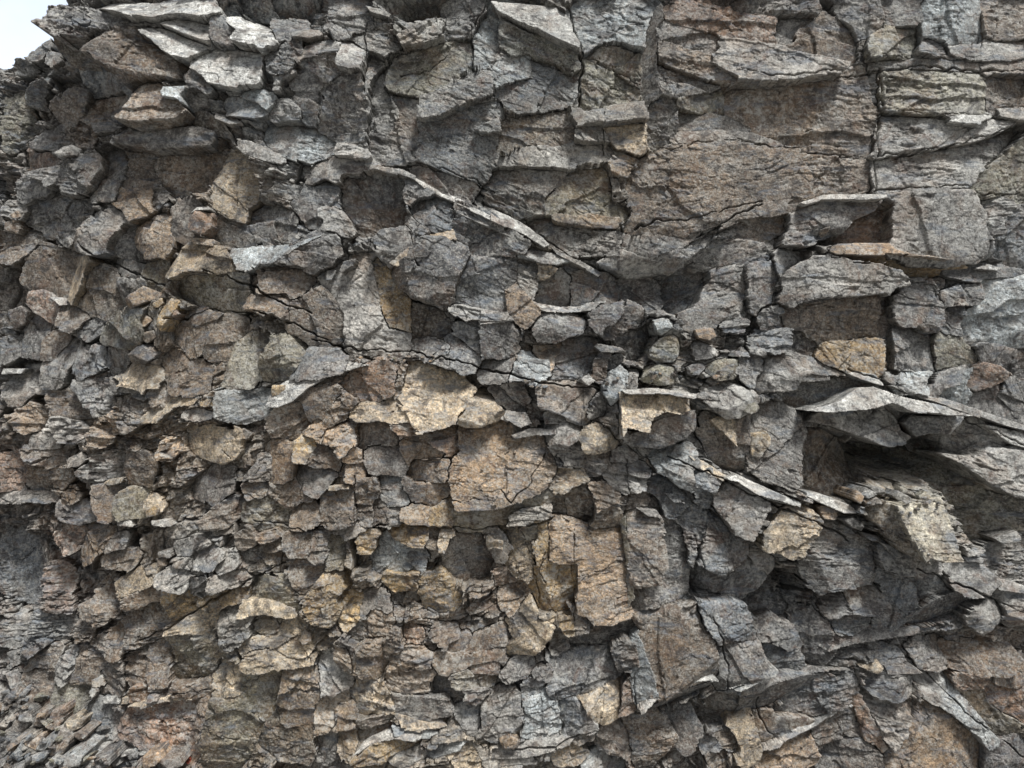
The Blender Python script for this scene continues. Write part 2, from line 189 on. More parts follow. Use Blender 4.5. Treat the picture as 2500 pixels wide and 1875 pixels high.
BLOCKS = '''T00
C 70 0 .25 d|33,1 52,0 78,5 110,12 122,17 104,20 80,22 60,28 45,30 38,25 24,17 27,14 34,8|overhanging dark crag|overhanging dark grey crag jutting against the sky at the top left
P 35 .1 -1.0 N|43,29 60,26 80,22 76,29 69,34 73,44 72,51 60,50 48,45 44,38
S 20 -.05 .8 w|76,0 160,0 170,12 160,17 140,12 125,15 108,15 95,10 82,5|pale top slab|long pale grey slab sloping down from the top edge beside the dark crag
S 26 0 .7 w|128,18 145,16 160,20 161,34 140,25
O 85 0 -.05 n|66,34 75,28 95,24 112,29 121,36 131,42 142,46 148,50 128,52 106,61 90,54 74,49 72,43 67,39|upper brown jutting boulder|big brown boulder jutting out below the dark crag, upper of two
S 38 0 .7 w|112,28 123,23 150,32 161,37 150,44 142,46 130,42 121,35
S 34 0 .55 w|155,38 175,36 198,40 200,60 198,67 180,66 160,60 147,50 150,42|blue tinged white facet|broad bluish white tilted facet right of the brown jutting boulder
S 28 0 .55 w|180,11 200,16 212,30 213,38 190,38 181,34 184,24 174,15
B 30 -.4 0 d|168,18 173,16 183,24 180,36 170,36 167,26
O 95 .1 .25 n|106,58 122,61 125,65 145,64 144,70 139,74 141,83 145,85 137,92 105,94 88,91 93,86 98,76 101,67|lower brown jutting boulder|faceted brown and white boulder jutting out over a dark hollow, lower of two
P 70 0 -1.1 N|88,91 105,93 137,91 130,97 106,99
B 50 0 -.2 d|146,54 158,59 158,69 144,69
S 75 0 .5 B|124,65 145,64 141,72 139,78 125,75 122,70
B 30 0 0 n|29,74 37,70 44,74 50,68 62,67 70,70 68,80 66,86 58,92 50,100 41,99 40,92 35,86 31,80
B 20 0 0 n|66,80 75,75 90,72 98,73 95,82 90,90 86,94 72,94 64,87
S 20 .2 .5 B|7,57 28,53 36,58 22,66 16,78 8,70
B 10 .2 -.6 d|15,78 25,65 35,61 39,66 32,74 34,85 28,83
B 10 0 -.1 b|66,51 80,53 80,60 88,68 75,70 68,62
B 20 0 -.2 b|79,59 86,55 95,60 100,70 90,70 80,66
L 60 0 .2 l|41,118 52,110 58,113 57,118 45,121
S 25 0 .2 g|21,113 30,104 45,101 44,110 42,116 25,115
B 15 0 0 r|17,127 20,117 40,117 42,127 30,130 20,131
S 50 0 .2 g|41,131 60,123 77,120 78,130 72,139 66,144 55,145 42,140|thick grey slab over the left hollow|thick dark grey slab with ragged lower edge low on the upper left flank
S 50 0 .3 l|15,133 28,128 42,130 41,138 36,140 25,137
S 35 0 .1 g|96,103 120,100 140,100 163,105 163,111 140,113 120,111 100,112 85,107|grey bed above the brown recess|thick horizontal grey bed forming the lintel of a brown recess
B -15 0 0 n|118,126 140,120 160,118 178,117 172,130 165,140 162,148 148,150 130,146 123,140|brown recess wall|square jointed brown wall set back in the recess under the grey bed
B -10 .1 0 n|96,114 118,117 122,125 118,132 119,140 96,134 94,128
S 0 0 0 n|94,140 123,140 124,146 112,150 94,148
B 5 0 0 g|80,115 93,117 97,124 92,138 88,150 70,150 75,135
B 15 -.2 .2 T|178,118 190,124 188,136 195,144 193,158 191,172 176,170 168,158 166,140|pinkish pale face|pinkish pale tan face standing right of the brown recess wall
S 30 0 .5 b|176,77 200,77 205,86 198,89 177,86 174,80
B 35 0 0 g|139,72 158,71 160,80 152,83 140,80
F 35 0 .7 l|165,86 180,89 187,95 178,97 166,92
B 10 0 -.7 N|148,84 160,86 175,97 180,106 165,104 146,93
S 40 0 .6 l|180,105 190,106 215,118 221,122 218,128 205,125 188,118 181,113
S 24 0 .45 B|186,67 208,72 212,82 203,84 190,76
B 10 0 .2 g|22,30 32,24 36,32 30,42 20,46 14,40
B 0 .1 .1 g|10,42 20,44 27,52 20,56 8,56 6,48
S 20 0 .2 l|32,36 43,39 46,46 37,50 30,46
B 0 0 .1 o|2,76 12,72 16,82 20,96 15,108 4,110 0,95
F 30 0 .4 l|66,93 80,92 92,97 88,102 72,102
B 10 0 0 n|46,102 60,100 70,105 68,112 55,114 46,110
B 30 0 0 g|10,140 20,136 38,140 34,150 18,154 10,150
T01
B 30 -.1 0 g|68,0 90,0 91,17 85,20 73,27 70,22|rough hanging pillar|rough grey pillar hanging down from the top edge beside a dark recess
B 40 0 .1 d|21,18 38,14 41,18 33,28 24,32 21,24
S 50 0 .5 l|34,24 43,20 58,24 61,29 50,31 36,28
B 5 0 -.3 d|24,0 45,0 50,10 45,16 25,12
B 0 0 -.2 d|2,0 21,0 23,14 12,13 3,8
S 45 0 .6 l|39,41 45,34 65,29 73,32 72,41 55,43 45,44 38,48
B 35 -.1 -.1 g|38,48 54,44 70,42 71,56 62,66 56,78 42,72 40,56|broad grey double block|broad grey block with a light sloping top under the hanging pillar
B 45 -.1 .2 l|73,31 80,30 91,38 91,55 80,57 72,50 72,42
B 35 0 -.1 d|19,38 30,33 37,34 39,41 37,50 26,52 22,50
F 40 0 .3 l|20,55 35,50 40,55 28,62 25,70 21,70
B 30 0 -.05 g|62,62 75,58 91,57 92,85 90,97 80,102 70,101 56,98 55,88 60,78 57,70|upright grey block|upright smooth dark grey block with a deep joint along its right side
B 25 0 .2 l|20,80 32,80 42,84 40,92 22,93
B 20 0 0 b|40,78 50,76 56,82 54,94 44,93
S 10 0 .1 o|119,39 145,31 174,28 174,52 160,60 140,72 131,75 105,65 110,50|rust freckled slab|broad grey slab freckled with rust and ochre below an arrow shaped flap
S 35 .1 .4 l|119,38 122,33 140,18 152,10 152,28 140,33 128,35|arrow shaped flap|light grey arrow shaped flap of rock near the top
B 10 0 0 g|153,10 158,0 180,0 184,8 178,20 174,27 153,29
B 0 .1 0 g|99,58 110,48 118,40 113,52 107,66 105,75 133,76 133,122 95,120 100,90 97,70|pitted grey face|tall pitted grey face streaked with yellow between two deep vertical joints
S 45 0 .15 g|133,74 155,71 175,55 190,49 191,60 190,73 170,80 150,90 134,93
S 18 -.1 0 b|134,94 150,90 170,80 197,75 196,98 192,130 177,138 160,134 133,123|large blue grey slab|large smooth blue grey slab with straight left edge
F 30 0 .1 b|176,99 195,90 197,101 180,102
S 12 0 -.1 d|133,126 155,135 176,140 170,149 150,144 132,137
S 0 -.1 .2 B|175,26 185,10 190,0 221,0 221,60 205,66 192,73 190,50 175,52|pale blue grey wall|pale blue grey mottled wall reaching the top edge
S 15 0 .3 B|18,96 28,94 42,95 60,105 68,113 62,125 45,120 28,112 20,105|pitted pale slab|pale greenish pitted slab dipping right under the ledges
B 20 0 0 g|63,102 80,108 92,110 93,107 82,103 70,101
B 35 0 .2 l|70,112 83,110 93,110 94,120 85,122 69,119
B 25 .2 .1 l|58,125 65,121 90,126 88,133 72,130 75,142 60,138 52,140
S 25 0 .5 l|92,122 97,121 105,128 120,130 132,136 131,140 115,134 100,130 92,132
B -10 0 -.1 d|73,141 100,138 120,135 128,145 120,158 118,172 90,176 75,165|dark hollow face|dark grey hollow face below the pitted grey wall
B 20 0 0 b|42,158 50,145 60,138 72,142 74,158 74,170 55,172
F 30 0 .6 l|91,4 105,6 111,10 110,13 98,10
S 10 0 .3 l|86,28 95,28 115,38 118,40 108,46 100,42 92,36
B 5 0 0 g|92,46 98,42 108,47 100,56 96,70 92,80
B 30 0 .3 g|122,137 130,143 140,150 132,154 120,150
T02
S 18 .1 .7 w|0,0 50,0 58,8 62,15 66,30 70,40 60,37 45,30 35,24 20,18 5,8|bright sloping top facet|bright white sloping facet at the top centre
B 12 -.1 0 o|5,10 25,22 38,25 50,33 69,41 62,57 50,49 30,42 15,43 5,35
S 0 0 .1 b|0,35 15,43 45,48 62,57 69,58 68,72 50,80 20,90 2,75|mottled green grey face|mottled green grey face under the bright top facet
B 12 .1 .15 B|64,8 70,0 127,0 126,10 118,25 117,40 95,32 72,40 68,30 70,14|pale jointed pillar|pale grey pillar right of a deep vertical joint at the top
B 10 0 0 o|73,43 90,50 108,61 115,66 117,42 100,34 85,34
B 6 0 0 o|71,45 92,54 113,68 115,78 100,82 72,86 70,70
S -8 .9 0 g|127,9 126,45 128,74 120,82 116,70 118,26
S 25 0 .1 n|128,29 150,37 180,46 195,57 185,65 170,63 150,55 128,46|middle curved slab|curved brown grey slab with a pale upper edge, middle of three stacked
S 15 0 .05 g|127,47 140,52 160,60 179,69 170,71 140,74 130,66
S 12 0 .1 g|128,19 150,24 170,27 182,46 160,38 140,31 127,27
S 12 0 .1 r|135,8 155,2 185,8 221,12 221,33 200,30 175,22 150,15
B 0 0 0 o|150,75 178,70 190,80 183,88 160,85 145,80
S 40 0 .3 l|65,88 80,86 100,80 117,80 119,91 100,93 75,95 66,96
B 25 0 0 l|66,98 85,96 86,107 75,111 67,108
B 18 0 .1 T|87,97 100,95 119,95 119,112 110,115 100,111 92,102|smooth cream block|smooth cream coloured block tucked under a thin grey ledge
S 0 0 .1 n|0,92 20,90 50,88 65,98 60,110 35,112 14,110 13,122 0,115
S 8 0 .3 l|0,125 30,112 60,110 86,112 90,125 60,130 20,129
S -5 0 .1 g|0,131 30,129 58,131 55,145 30,150 0,148
B 0 0 .1 o|42,156 60,131 88,128 92,140 93,150 95,160 100,168 70,172 58,164|ochre stained shaley face|ochre and olive stained shaley face left of a vertical step
S 28 .05 0 n|104,138 106,145 115,150 114,158 116,170 110,172 112,180 150,182 190,172 230,165 250,160 246,150 248,135 238,118 221,115 190,109 165,110 140,113 125,122 110,130|huge brown lens slab|huge brown lens shaped slab with a ragged left nose
S 8 0 .1 g|140,107 165,101 200,103 221,111 215,114 190,108 160,109
B 20 0 .1 t|92,125 103,122 110,126 104,136 98,135 92,132
B 8 .2 -.1 d|94,136 103,138 101,150 94,154
S 0 0 .05 g|145,88 180,88 205,98 221,106 200,100 165,98 145,97
B 5 .2 0 g|120,83 128,76 140,80 142,95 135,108 122,112 120,98
T03
B 0 0 0 g|30,12 55,14 48,22 40,36 31,28
B 0 0 0 g|0,0 30,0 55,4 56,12 28,10 0,6
B 12 0 0 n|40,37 48,22 61,17 80,18 87,22 88,42 80,46 60,43
B 20 0 -.1 g|82,3 105,0 113,10 114,20 97,22 88,15
B 15 0 0 o|107,28 115,20 142,18 142,30 137,40 130,44 108,44 105,38|tapering tan panel|tan grey panel tapering upward above the long horizontal crack at upper right
B 5 0 0 g|115,4 142,0 143,16 116,19
B 12 0 .1 B|144,0 190,0 190,25 192,31 165,33 145,28|bluish mottled panel|bluish pale mottled panel at the top edge on the right
B 5 0 0 n|192,0 230,0 230,28 200,31 191,22
B 10 0 0 d|138,40 145,30 163,33 160,42 150,44
S 12 0 .2 l|165,36 221,29 230,30 230,44 190,49 170,45
S 8 0 .1 g|106,47 130,46 160,46 187,49 188,55 150,52 130,51 107,54
S 15 0 .2 n|189,49 230,45 230,57 200,57 189,55
S 40 0 .25 l|-8,26 10,29 30,33 65,45 85,53 80,58 60,58 45,64 20,63 0,59 -12,52 -20,46|long pale edged slab|long light grey slab with a bright upper edge pointing right to the long crack
S 5 0 0 n|-12,72 0,67 30,66 60,61 90,56 102,58 106,80 105,105 103,118 90,119 60,113 30,107 5,96 -10,85|wide reddish brown panel|wide flat reddish brown panel beside a deep vertical joint, upper right
B 22 0 .05 o|112,55 130,52 160,54 188,56 191,64 191,80 190,88 160,89 125,86 113,80 110,70|ochre veined block|square ochre veined grey block right of the deep vertical joint
B 5 0 0 n|194,58 230,58 230,82 205,90 194,85 193,70
S 15 0 .1 l|110,92 125,88 160,91 168,95 182,97 165,110 150,114 125,118 106,121 108,105
S 30 0 .3 w|166,90 190,88 195,90 185,95 172,96 163,94
S 18 0 .3 l|168,112 190,93 213,96 200,104 182,109
S 8 0 .2 l|106,124 125,121 160,115 185,109 213,98 221,99 221,106 205,118 190,130 178,138 150,140 125,145 105,147 102,135|pale grey tilted panel|broad pale grey panel with fine cracks rising to the right
B 15 0 -.1 o|196,126 225,103 230,150 195,150 186,142 190,133
S 5 0 0 n|35,135 45,121 75,121 102,126 101,147 60,150 30,148 33,140
B -8 .3 0 d|102,58 109,57 107,80 101,84
S 15 0 .5 l|200,84 221,82 230,84 230,94 215,94 202,91
T10
B 20 0 .1 n|0,40 13,33 28,38 18,48 8,55 0,55
B 10 0 0 g|13,20 22,8 50,12 53,8 44,25 40,36 25,32 14,26
B 20 0 .2 g|40,33 52,15 62,12 66,18 60,28 52,41 45,38
B 50 0 .3 l|58,40 50,42 60,30 80,22 95,23 93,35 87,43 80,48 65,48|knobbly pale overhang|knobbly pale grey mass overhanging a dark wedge shaped gap at left
B 30 0 0 t|90,0 115,0 116,18 108,23 95,22 89,14|thinly layered tan block|thinly layered tan block below the brown recess wall
B 5 0 0 d|116,2 125,0 128,12 118,19
O 35 0 .1 t|102,30 115,24 128,28 131,42 130,52 115,52 103,48 100,40|rounded buff boulder|rounded buff coloured boulder left of the dark cube stone
B 15 -.4 0 d|88,43 100,31 101,46 112,57 100,56 90,50
L 60 -.1 -.1 r|145,27 150,21 162,21 161,34 155,38 146,36|dark cube stone|dark reddish cube shaped stone wedged in the face at left
P 55 0 .8 w|147,24 151,17 160,17 163,20 151,20
B 55 .1 .4 T|129,62 140,52 146,46 165,49 175,50 182,66 150,69 142,67 135,68 129,66|cream nosed ledge|cream coloured rounded nose of the ledge above the tan loose stones
F 45 0 .3 t|144,40 165,43 165,48 150,46
S 35 0 .4 B|176,50 205,49 221,52 200,63 184,66
B 20 0 0 n|196,68 205,63 221,64 221,86 198,86 196,78
B 20 0 -.2 o|143,70 165,70 192,70 193,92 165,92 145,85 137,80|dark green undercut|dark greenish undercut mass below the cream nosed ledge
S 20 .1 0 n|15,62 28,50 40,54 60,57 50,85 30,80 12,72|brown slanting panel|brown slanting panel on the left flank under a tilted crack
S 38 .8 .2 T|68,62 62,78 53,93 50,88 58,75 66,60
S 22 -.1 0 N|69,64 80,66 88,70 90,90 75,100 55,94 64,78|dark brown tilted face|dark brown tilted face with a pale left edge on the left flank
B 25 0 .1 g|88,72 92,70 110,76 105,82 95,86 89,78
L 70 .1 .2 t|94,88 108,78 120,83 118,88 106,94 97,96 94,92|largest tan loose stone|largest tan loose stone in the pile lodged under the cream ledge
L 60 0 0 y|116,93 124,87 126,92 122,96 117,95
L 75 .3 .2 y|119,105 130,87 136,89 133,97 128,108 122,115 120,110|upright ochre loose stone|upright ochre loose stone leaning in the lodged pile at left
L 55 0 .2 t|103,107 110,100 118,104 112,110 105,111
L 55 0 0 n|107,114 118,112 121,118 113,123 108,120
L 60 -.1 .1 r|126,97 134,96 138,100 132,105 127,103
O 55 .2 .2 o|73,118 90,105 100,98 110,93 104,105 107,115 104,122 85,120
L 60 0 .2 n|97,130 105,123 115,122 123,130 120,134 108,140 97,137|brown sloping stone|brown pyramid shaped stone below the lodged tan pile
B 40 0 .3 T|87,146 100,140 113,143 126,148 125,158 88,158 86,150
B 25 .3 .1 n|136,105 155,98 168,103 160,115 145,135 140,125 137,115|brown faceted buttress|brown faceted buttress right of the lodged tan stones
B 20 -.3 0 n|168,104 185,108 175,130 161,130 165,115
B 25 0 0 o|185,125 195,118 206,122 200,140 190,155 180,155 183,138
B 50 0 .05 o|205,128 215,122 230,123 232,130 225,144 205,145 200,138|green grey lump|green grey rounded lump beside a dark gap above the pale arch
B 30 0 .1 n|126,140 135,131 150,138 158,145 158,156 130,158
B 25 0 .1 r|22,88 30,80 38,84 40,95 38,101 22,96
B 30 0 .2 n|45,95 52,92 65,100 60,110 45,105
B 15 .2 0 g|15,110 22,100 33,110 28,130 13,128
B 35 0 .3 l|31,140 40,128 52,124 55,130 45,140 40,155 30,152
B 25 0 0 b|57,130 75,130 83,137 80,145 60,150 58,140
B 25 0 0 b|60,152 81,143 82,170 75,176 62,172 59,160|blue grey jointed block|blue grey block split by a diagonal crack at left
L 30 0 -.1 d|3,97 12,93 18,98 15,108 6,111 3,105
B 10 0 0 g|87,58 100,60 110,65 108,74 93,70
B 25 0 0 o|110,66 125,63 124,78 115,75
S 30 0 .4 l|0,12 8,12 20,20 15,24 0,20
L 40 0 .2 t|4,22 10,18 13,24 7,28
L 40 0 .2 n|0,28 8,24 12,30 10,36 0,36
F 25 0 .5 w|38,87 48,87 53,92 46,93
B 20 0 .3 b|62,108 74,106 76,112 66,118 60,115
B 20 0 .1 n|33,122 42,116 48,124 40,136 34,132
B 15 0 -.1 g|84,130 98,132 96,146 84,142
S 30 0 .5 l|13,140 26,137 31,140 20,145
B 15 0 0 g|0,120 12,118 12,130 4,136 0,134
S 20 0 -.1 g|140,20 146,14 150,18 146,28 142,40 134,36
B 10 0 0 g|164,24 190,30 215,28 215,44 190,48 165,44|scaly grey shale|scaly grey shale field under the pinkish pale face
T11
S 45 0 -.15 d|23,60 40,49 55,40 65,42 67,52 65,61 45,63 30,62|dark wedge slab|dark wedge shaped slab with a pale crest left of centre
S 40 0 .8 B|0,60 25,50 53,38 60,40 40,50 22,60 5,65
B 0 0 .1 g|0,18 18,20 35,28 34,42 10,48 0,46
B 22 0 .1 n|8,66 40,65 46,70 35,85 22,86 9,86
S 25 0 .2 t|0,88 22,87 30,90 28,95 0,93
B 25 0 .1 l|53,18 70,15 78,25 78,35 65,32 55,25
S 12 .05 .05 l|60,70 75,62 96,59 101,78 104,98 110,112 127,116 127,125 115,127 80,125 75,115 76,100 68,85 62,78|pale violet grey face|large pale violet grey face with an orange stain on its right, centre left
S 20 -.15 .05 y|97,60 105,65 116,77 126,86 127,114 111,111 105,98 101,78|orange stained strip|rough orange stained strip along the right of the pale violet grey face
B 18 0 0 n|38,95 50,88 61,80 67,86 75,100 75,118 60,123 45,118 38,110
F 35 0 -.1 d|72,68 76,60 84,57 82,63 75,69
B 35 .1 .1 g|106,55 107,42 120,39 122,46 115,53 110,57
S 30 .2 .5 T|111,60 120,52 135,42 150,34 160,34 162,42 150,44 140,50 130,60 118,63|tan slanting crest|tan slanting crest rising to the right under the diagonal ledge
O 65 .1 -.1 d|131,52 140,46 155,46 167,48 168,60 163,75 162,84 150,90 137,90 125,85 115,78 112,68 120,63 131,60|round dark boulder|round dark layered boulder at the centre overhanging a black gap
B -5 0 -.1 N|128,91 145,95 152,110 148,116 129,119
B 25 0 -.05 b|162,78 175,60 195,55 209,58 209,70 200,85 200,99 175,95 163,90|rust spotted grey block|grey block with rust spots right of the round dark boulder
S 20 0 -.1 d|162,20 170,22 195,33 180,42 172,43 162,33
S 17 0 1.1 w|120,-10 135,-2 150,5 168,12 168,16 200,28 221,36 221,41 205,36 175,22 155,12 138,4|upper diagonal white ledge|upper part of the long white ledge running diagonally down to the right
S 16 0 1.1 l|155,18 175,25 205,37 221,45 221,48 200,39 172,28
B 20 0 0 d|175,45 190,39 200,40 212,48 205,55 190,54 178,50
B 10 0 0 b|130,10 150,15 160,22 158,32 148,30 135,22
B 55 0 .4 l|160,95 168,94 200,100 204,103 195,105 182,103 170,102
B 50 .1 0 d|181,108 204,106 206,115 203,130 195,135 183,133 181,120|dark square block|dark square block under a white topped lip near the centre
P 55 0 1 w|179,104 205,102 206,105 181,108
B 30 0 0 b|165,110 179,106 180,130 170,125
B 40 .1 .3 b|144,136 155,126 156,140
B 35 0 .2 b|158,123 170,122 180,132 175,140 158,140
B 35 0 0 g|184,136 206,135 206,142 200,151 185,148
B 45 0 .4 B|202,150 210,136 221,134 234,135 237,148 220,149
B 35 0 .1 b|38,140 45,129 60,127 72,133 70,140 50,145 36,144
S 35 0 .7 w|20,157 35,149 60,140 80,137 95,139 72,145 52,155 40,166 25,172 14,172 20,160|pale arch crest|pale white crest of the arched ledge at centre left
B 30 .1 0 r|80,157 85,148 95,141 112,142 116,144 115,160 105,168 90,166 82,163|rust brown block under the arch|rust brown block under the crest of the arch, left of a pale tan face
B 25 .3 0 n|117,144 122,142 120,158 118,166 115,166
F 30 0 .3 l|135,135 143,130 146,136 138,138
F 20 0 .2 l|62,66 70,66 66,74 62,74
B 5 0 0 d|127,120 140,118 150,124 140,130 128,128
S 25 .1 0 b|180,20 192,26 196,33 186,32 178,26
T12
B 20 0 .2 T|37,61 47,67 45,71 37,74
B 10 .2 0 g|20,61 35,62 34,84 23,78
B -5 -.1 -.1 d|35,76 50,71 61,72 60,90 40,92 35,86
B 8 0 .1 b|61,66 80,66 94,80 97,88 85,91 64,92 61,80|dark blue niche wall|dark blue grey wall of the niche right of centre
S 30 0 1.2 w|20,83 35,92 55,95 75,91 88,90 76,98 55,100 40,98 28,92|white niche floor|bright white shelf forming the floor of the niche right of centre
B 35 .1 .2 t|10,80 20,76 25,90 33,97 25,105 15,101 11,88
B 50 0 0 d|38,105 45,102 60,105 68,107 62,114 50,119 42,120 38,112|dark hanging lump|dark rough lump hanging under the white niche floor
B 55 .2 .2 d|82,100 90,94 103,91 102,100 95,108 85,110 81,105
B 35 0 -.1 d|104,92 112,96 112,112 98,113 88,112 95,108
B 20 0 .1 d|100,82 104,75 112,72 125,78 128,90 115,93 103,90
B 15 .4 0 b|142,72 155,71 162,78 155,92 147,100 135,96 134,88 138,78|leaning column under the roof|dark blue column leaning under the overhanging roof right of centre
B 55 -.1 .1 l|176,66 195,63 197,75 196,95 191,104 175,102 165,107 155,110 150,102 158,92 165,78|rust splashed pale block|pale block splashed with rust right of the dark overhang
B 45 -.5 -.1 g|198,64 217,62 220,80 200,98 197,85
S 65 0 .5 l|80,62 90,56 100,51 112,56 125,59 150,63 160,60 175,66 165,67 140,66 125,69 105,71 95,67|overhanging roof lip|thin light grey lip roofing the dark overhang right of centre
S 10 0 .1 g|100,47 130,31 150,31 175,28 198,22 170,37 145,49 120,52 112,54
S 25 0 .3 l|127,60 145,50 170,38 172,45 150,58 140,62
B 20 0 .1 g|152,60 160,50 175,43 190,40 212,45 214,56 200,56 175,61 160,62|mottled grey pentagon|mottled grey five sided block above the rust splashed block
B 15 0 .2 l|173,42 200,26 221,23 221,45 214,50 192,40
B -5 0 .1 d|30,33 45,30 70,35 99,46 97,50 70,50 50,46
S 15 0 .2 t|50,27 75,21 99,25 95,30 65,30
B 0 0 .1 d|0,8 15,7 35,6 40,15 20,20 0,16
S 18 0 1.2 w|0,19 18,25 30,33 45,47 40,50 25,40 0,29|lower diagonal white ledge|lower part of the long white ledge running diagonally toward the overhang
S 25 0 .6 B|22,50 40,51 55,55 62,60 50,62 35,60 20,56
S 34 0 1 l|46,48 65,57 85,67 83,70 65,62 50,54
L 85 0 .2 B|125,104 133,102 141,105 140,112 132,116 127,113|blue grey loose stone|blue grey loose stone perched just above the yellow green boulder
O 95 0 .1 o|122,127 130,119 140,116 146,119 146,130 140,138 128,138 122,134|yellow green boulder|yellow green two faced boulder perched on the rubble shelf
L 90 .1 .2 t|158,112 165,110 172,111 174,117 168,120 160,118|tan loose block|tan loose block lying right of the yellow green boulder
L 85 .2 .3 l|155,122 160,119 172,126 178,130 170,135 157,136|white edged angular stone|white edged angular grey stone on the rubble shelf
L 75 0 .1 b|150,141 160,137 167,140 160,148 152,147
L 75 -.1 .2 o|167,139 180,134 198,135 196,142 188,150 175,152 165,145|olive grey flat topped stone|olive grey flat topped stone on the rubble shelf
L 75 0 .2 o|116,150 120,140 130,138 141,141 140,153 130,155 118,152|dark olive stone below the boulder|dark olive stone lying directly below the yellow green boulder
L 85 .2 .2 B|86,155 92,145 102,138 106,145 105,155 100,165 92,171 86,162|pale upright blade|pale upright blade of rock leaning over the shelf edge
L 60 0 .3 g|80,125 82,122 100,126 105,130 85,130
B 40 .3 0 d|80,137 88,132 88,152 82,150
B 25 .2 0 d|90,136 97,134 92,146 89,148
B 15 -.1 .1 b|55,129 60,123 80,123 79,131 70,145 62,150 45,149 48,135|steel blue sloping block|steel blue sloping block above the lower shelf
B 20 .2 .2 t|36,131 42,126 53,125 46,148 37,148
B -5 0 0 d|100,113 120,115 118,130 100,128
B 25 0 0 g|208,105 221,98 226,110 212,113
L 60 0 .2 l|66,152 75,146 80,152 75,156
L 60 0 .2 g|172,146 178,150 172,156 165,152
L 65 0 .3 l|108,140 115,142 112,156 105,166 105,155
L 60 0 .3 g|186,128 198,130 200,134 184,132
L 60 0 .3 g|200,126 213,128 212,134 200,131
B 45 0 .1 g|197,138 212,134 210,148 200,152 195,148
T13
B 50 0 0 g|50,17 66,12 95,13 113,12 112,15 100,22 85,27 80,30 65,34 52,42 42,47 36,44 40,30 41,21|grey lens with white rim|grey lens shaped slab with a bright white rim right of centre
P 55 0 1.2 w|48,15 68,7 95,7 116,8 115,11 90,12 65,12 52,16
B 12 0 .1 n|0,21 15,19 38,21 37,38 25,45 10,57 -6,58
S 20 0 .6 T|0,16 30,15 55,9 58,11 40,15 20,18 0,19
B -25 .1 .1 r|80,31 115,18 119,25 119,44 100,47 80,44
B 42 .05 0 l|121,10 150,7 185,9 191,25 190,45 185,60 165,57 140,54 124,50 121,44 120,25|big overhanging pale block|big pale mottled block overhanging a yellow brown underside at right
P 48 0 .5 t|68,50 78,45 119,45 124,51 140,55 165,58 145,55 115,54 95,54 75,53
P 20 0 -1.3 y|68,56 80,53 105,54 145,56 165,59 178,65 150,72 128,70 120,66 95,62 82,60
B 20 0 .1 l|193,15 205,10 208,25 200,35 193,37
B 5 .1 0 b|203,26 221,22 230,22 230,64 210,62 202,55 201,40|steel blue corner block|steel blue stained block at the right edge
B 30 0 .2 g|28,55 40,52 48,56 38,64 32,68 29,62
F 40 0 .6 t|53,59 68,58 80,60 70,63 57,63
F 50 0 .2 t|64,35 72,32 74,37 68,40
S 60 0 .05 l|36,78 40,66 52,62 80,62 88,66 110,67 122,70 128,76 120,80 95,83 70,87 50,90 38,88|grey tongue slab|long grey tongue shaped slab with rusty spots jutting above a flat block
F 30 0 .7 l|183,65 195,61 205,65 200,67
S 15 0 .3 g|165,68 190,64 221,68 215,72 180,72
B 22 0 0 n|36,105 45,96 70,91 108,86 110,100 112,117 95,119 75,119 65,124 55,118 45,108 38,110|smooth brown grey block|smooth brown grey block under the tongue slab, above its yellow foot
B 30 0 .05 y|65,123 90,120 112,118 110,143 85,144 68,136 64,130|yellow orange foot|yellow orange blocky foot left of a straight vertical groove
S -20 0 0 d|112,84 118,85 119,150 112,147
B 25 0 0 g|121,84 150,82 160,90 158,105 145,107 130,110 121,104|slate block right of the groove|rusty slate grey block right of the straight vertical groove
B 18 0 0 g|120,110 140,111 150,118 152,143 120,144
B 45 0 -.1 d|142,108 150,106 151,113 146,115
B 22 0 0 g|161,85 172,82 173,92 162,93
B 18 0 0 g|175,80 188,78 188,88 176,90
B 14 0 0 b|162,95 172,94 170,115 162,112
B 15 0 0 B|190,75 221,71 230,71 230,125 200,120 180,120 173,110 188,95|white speckled grey wall|white speckled grey wall at the right edge
B 15 0 0 o|155,121 170,120 180,134 165,139 153,141
B 5 0 0 d|182,124 221,127 230,127 230,138 207,147 195,138
B 40 0 .1 g|20,100 33,98 34,108 22,112 18,105
B 45 0 .1 b|15,120 25,113 40,111 35,120 28,126 18,122
B -5 .1 -.1 d|41,116 50,109 58,118 62,127 55,130 42,125
S 30 0 .4 l|45,133 60,138 80,147 85,149 65,146 45,138
B 60 .2 .2 l|18,152 25,135 40,140 50,146 40,152 20,155|white edged wedge|white edged wedge of rock left of the pale lens boulder
S 35 0 .1 g|45,149 70,148 75,152 50,153
F 45 0 .6 w|87,146 95,144 108,147 112,155 95,150
B 30 0 .4 B|118,151 150,144 152,146 145,158 125,158
B 30 0 0 b|152,147 178,141 175,155 150,158
B 25 0 0 r|187,143 200,140 207,147 195,157 180,155
B 20 0 0 g|208,151 221,146 230,145 230,176 212,176 200,165
B 25 0 .2 g|0,90 8,88 7,102 0,104
B 60 0 .1 g|-6,100 6,104 2,112 -8,110
T20
B 15 0 .1 n|38,20 55,22 75,28 70,38 55,38 40,32
S 40 0 .5 l|13,15 25,12 40,14 38,17 25,20 15,20
B 20 0 .1 l|3,15 15,0 26,0 22,14 10,25
B 30 0 .1 t|10,37 18,33 27,35 27,43 18,46 11,42
B 45 0 .1 l|41,38 57,40 60,48 55,52 45,51 41,46|pale block on the left flank|pale grey squarish block sticking out low on the left flank
B 40 0 .1 n|90,22 98,20 112,26 108,35 97,44 90,40
B 25 .2 0 t|84,40 90,33 89,46 85,49
B 30 0 .3 t|69,53 75,42 84,41 83,53 72,55
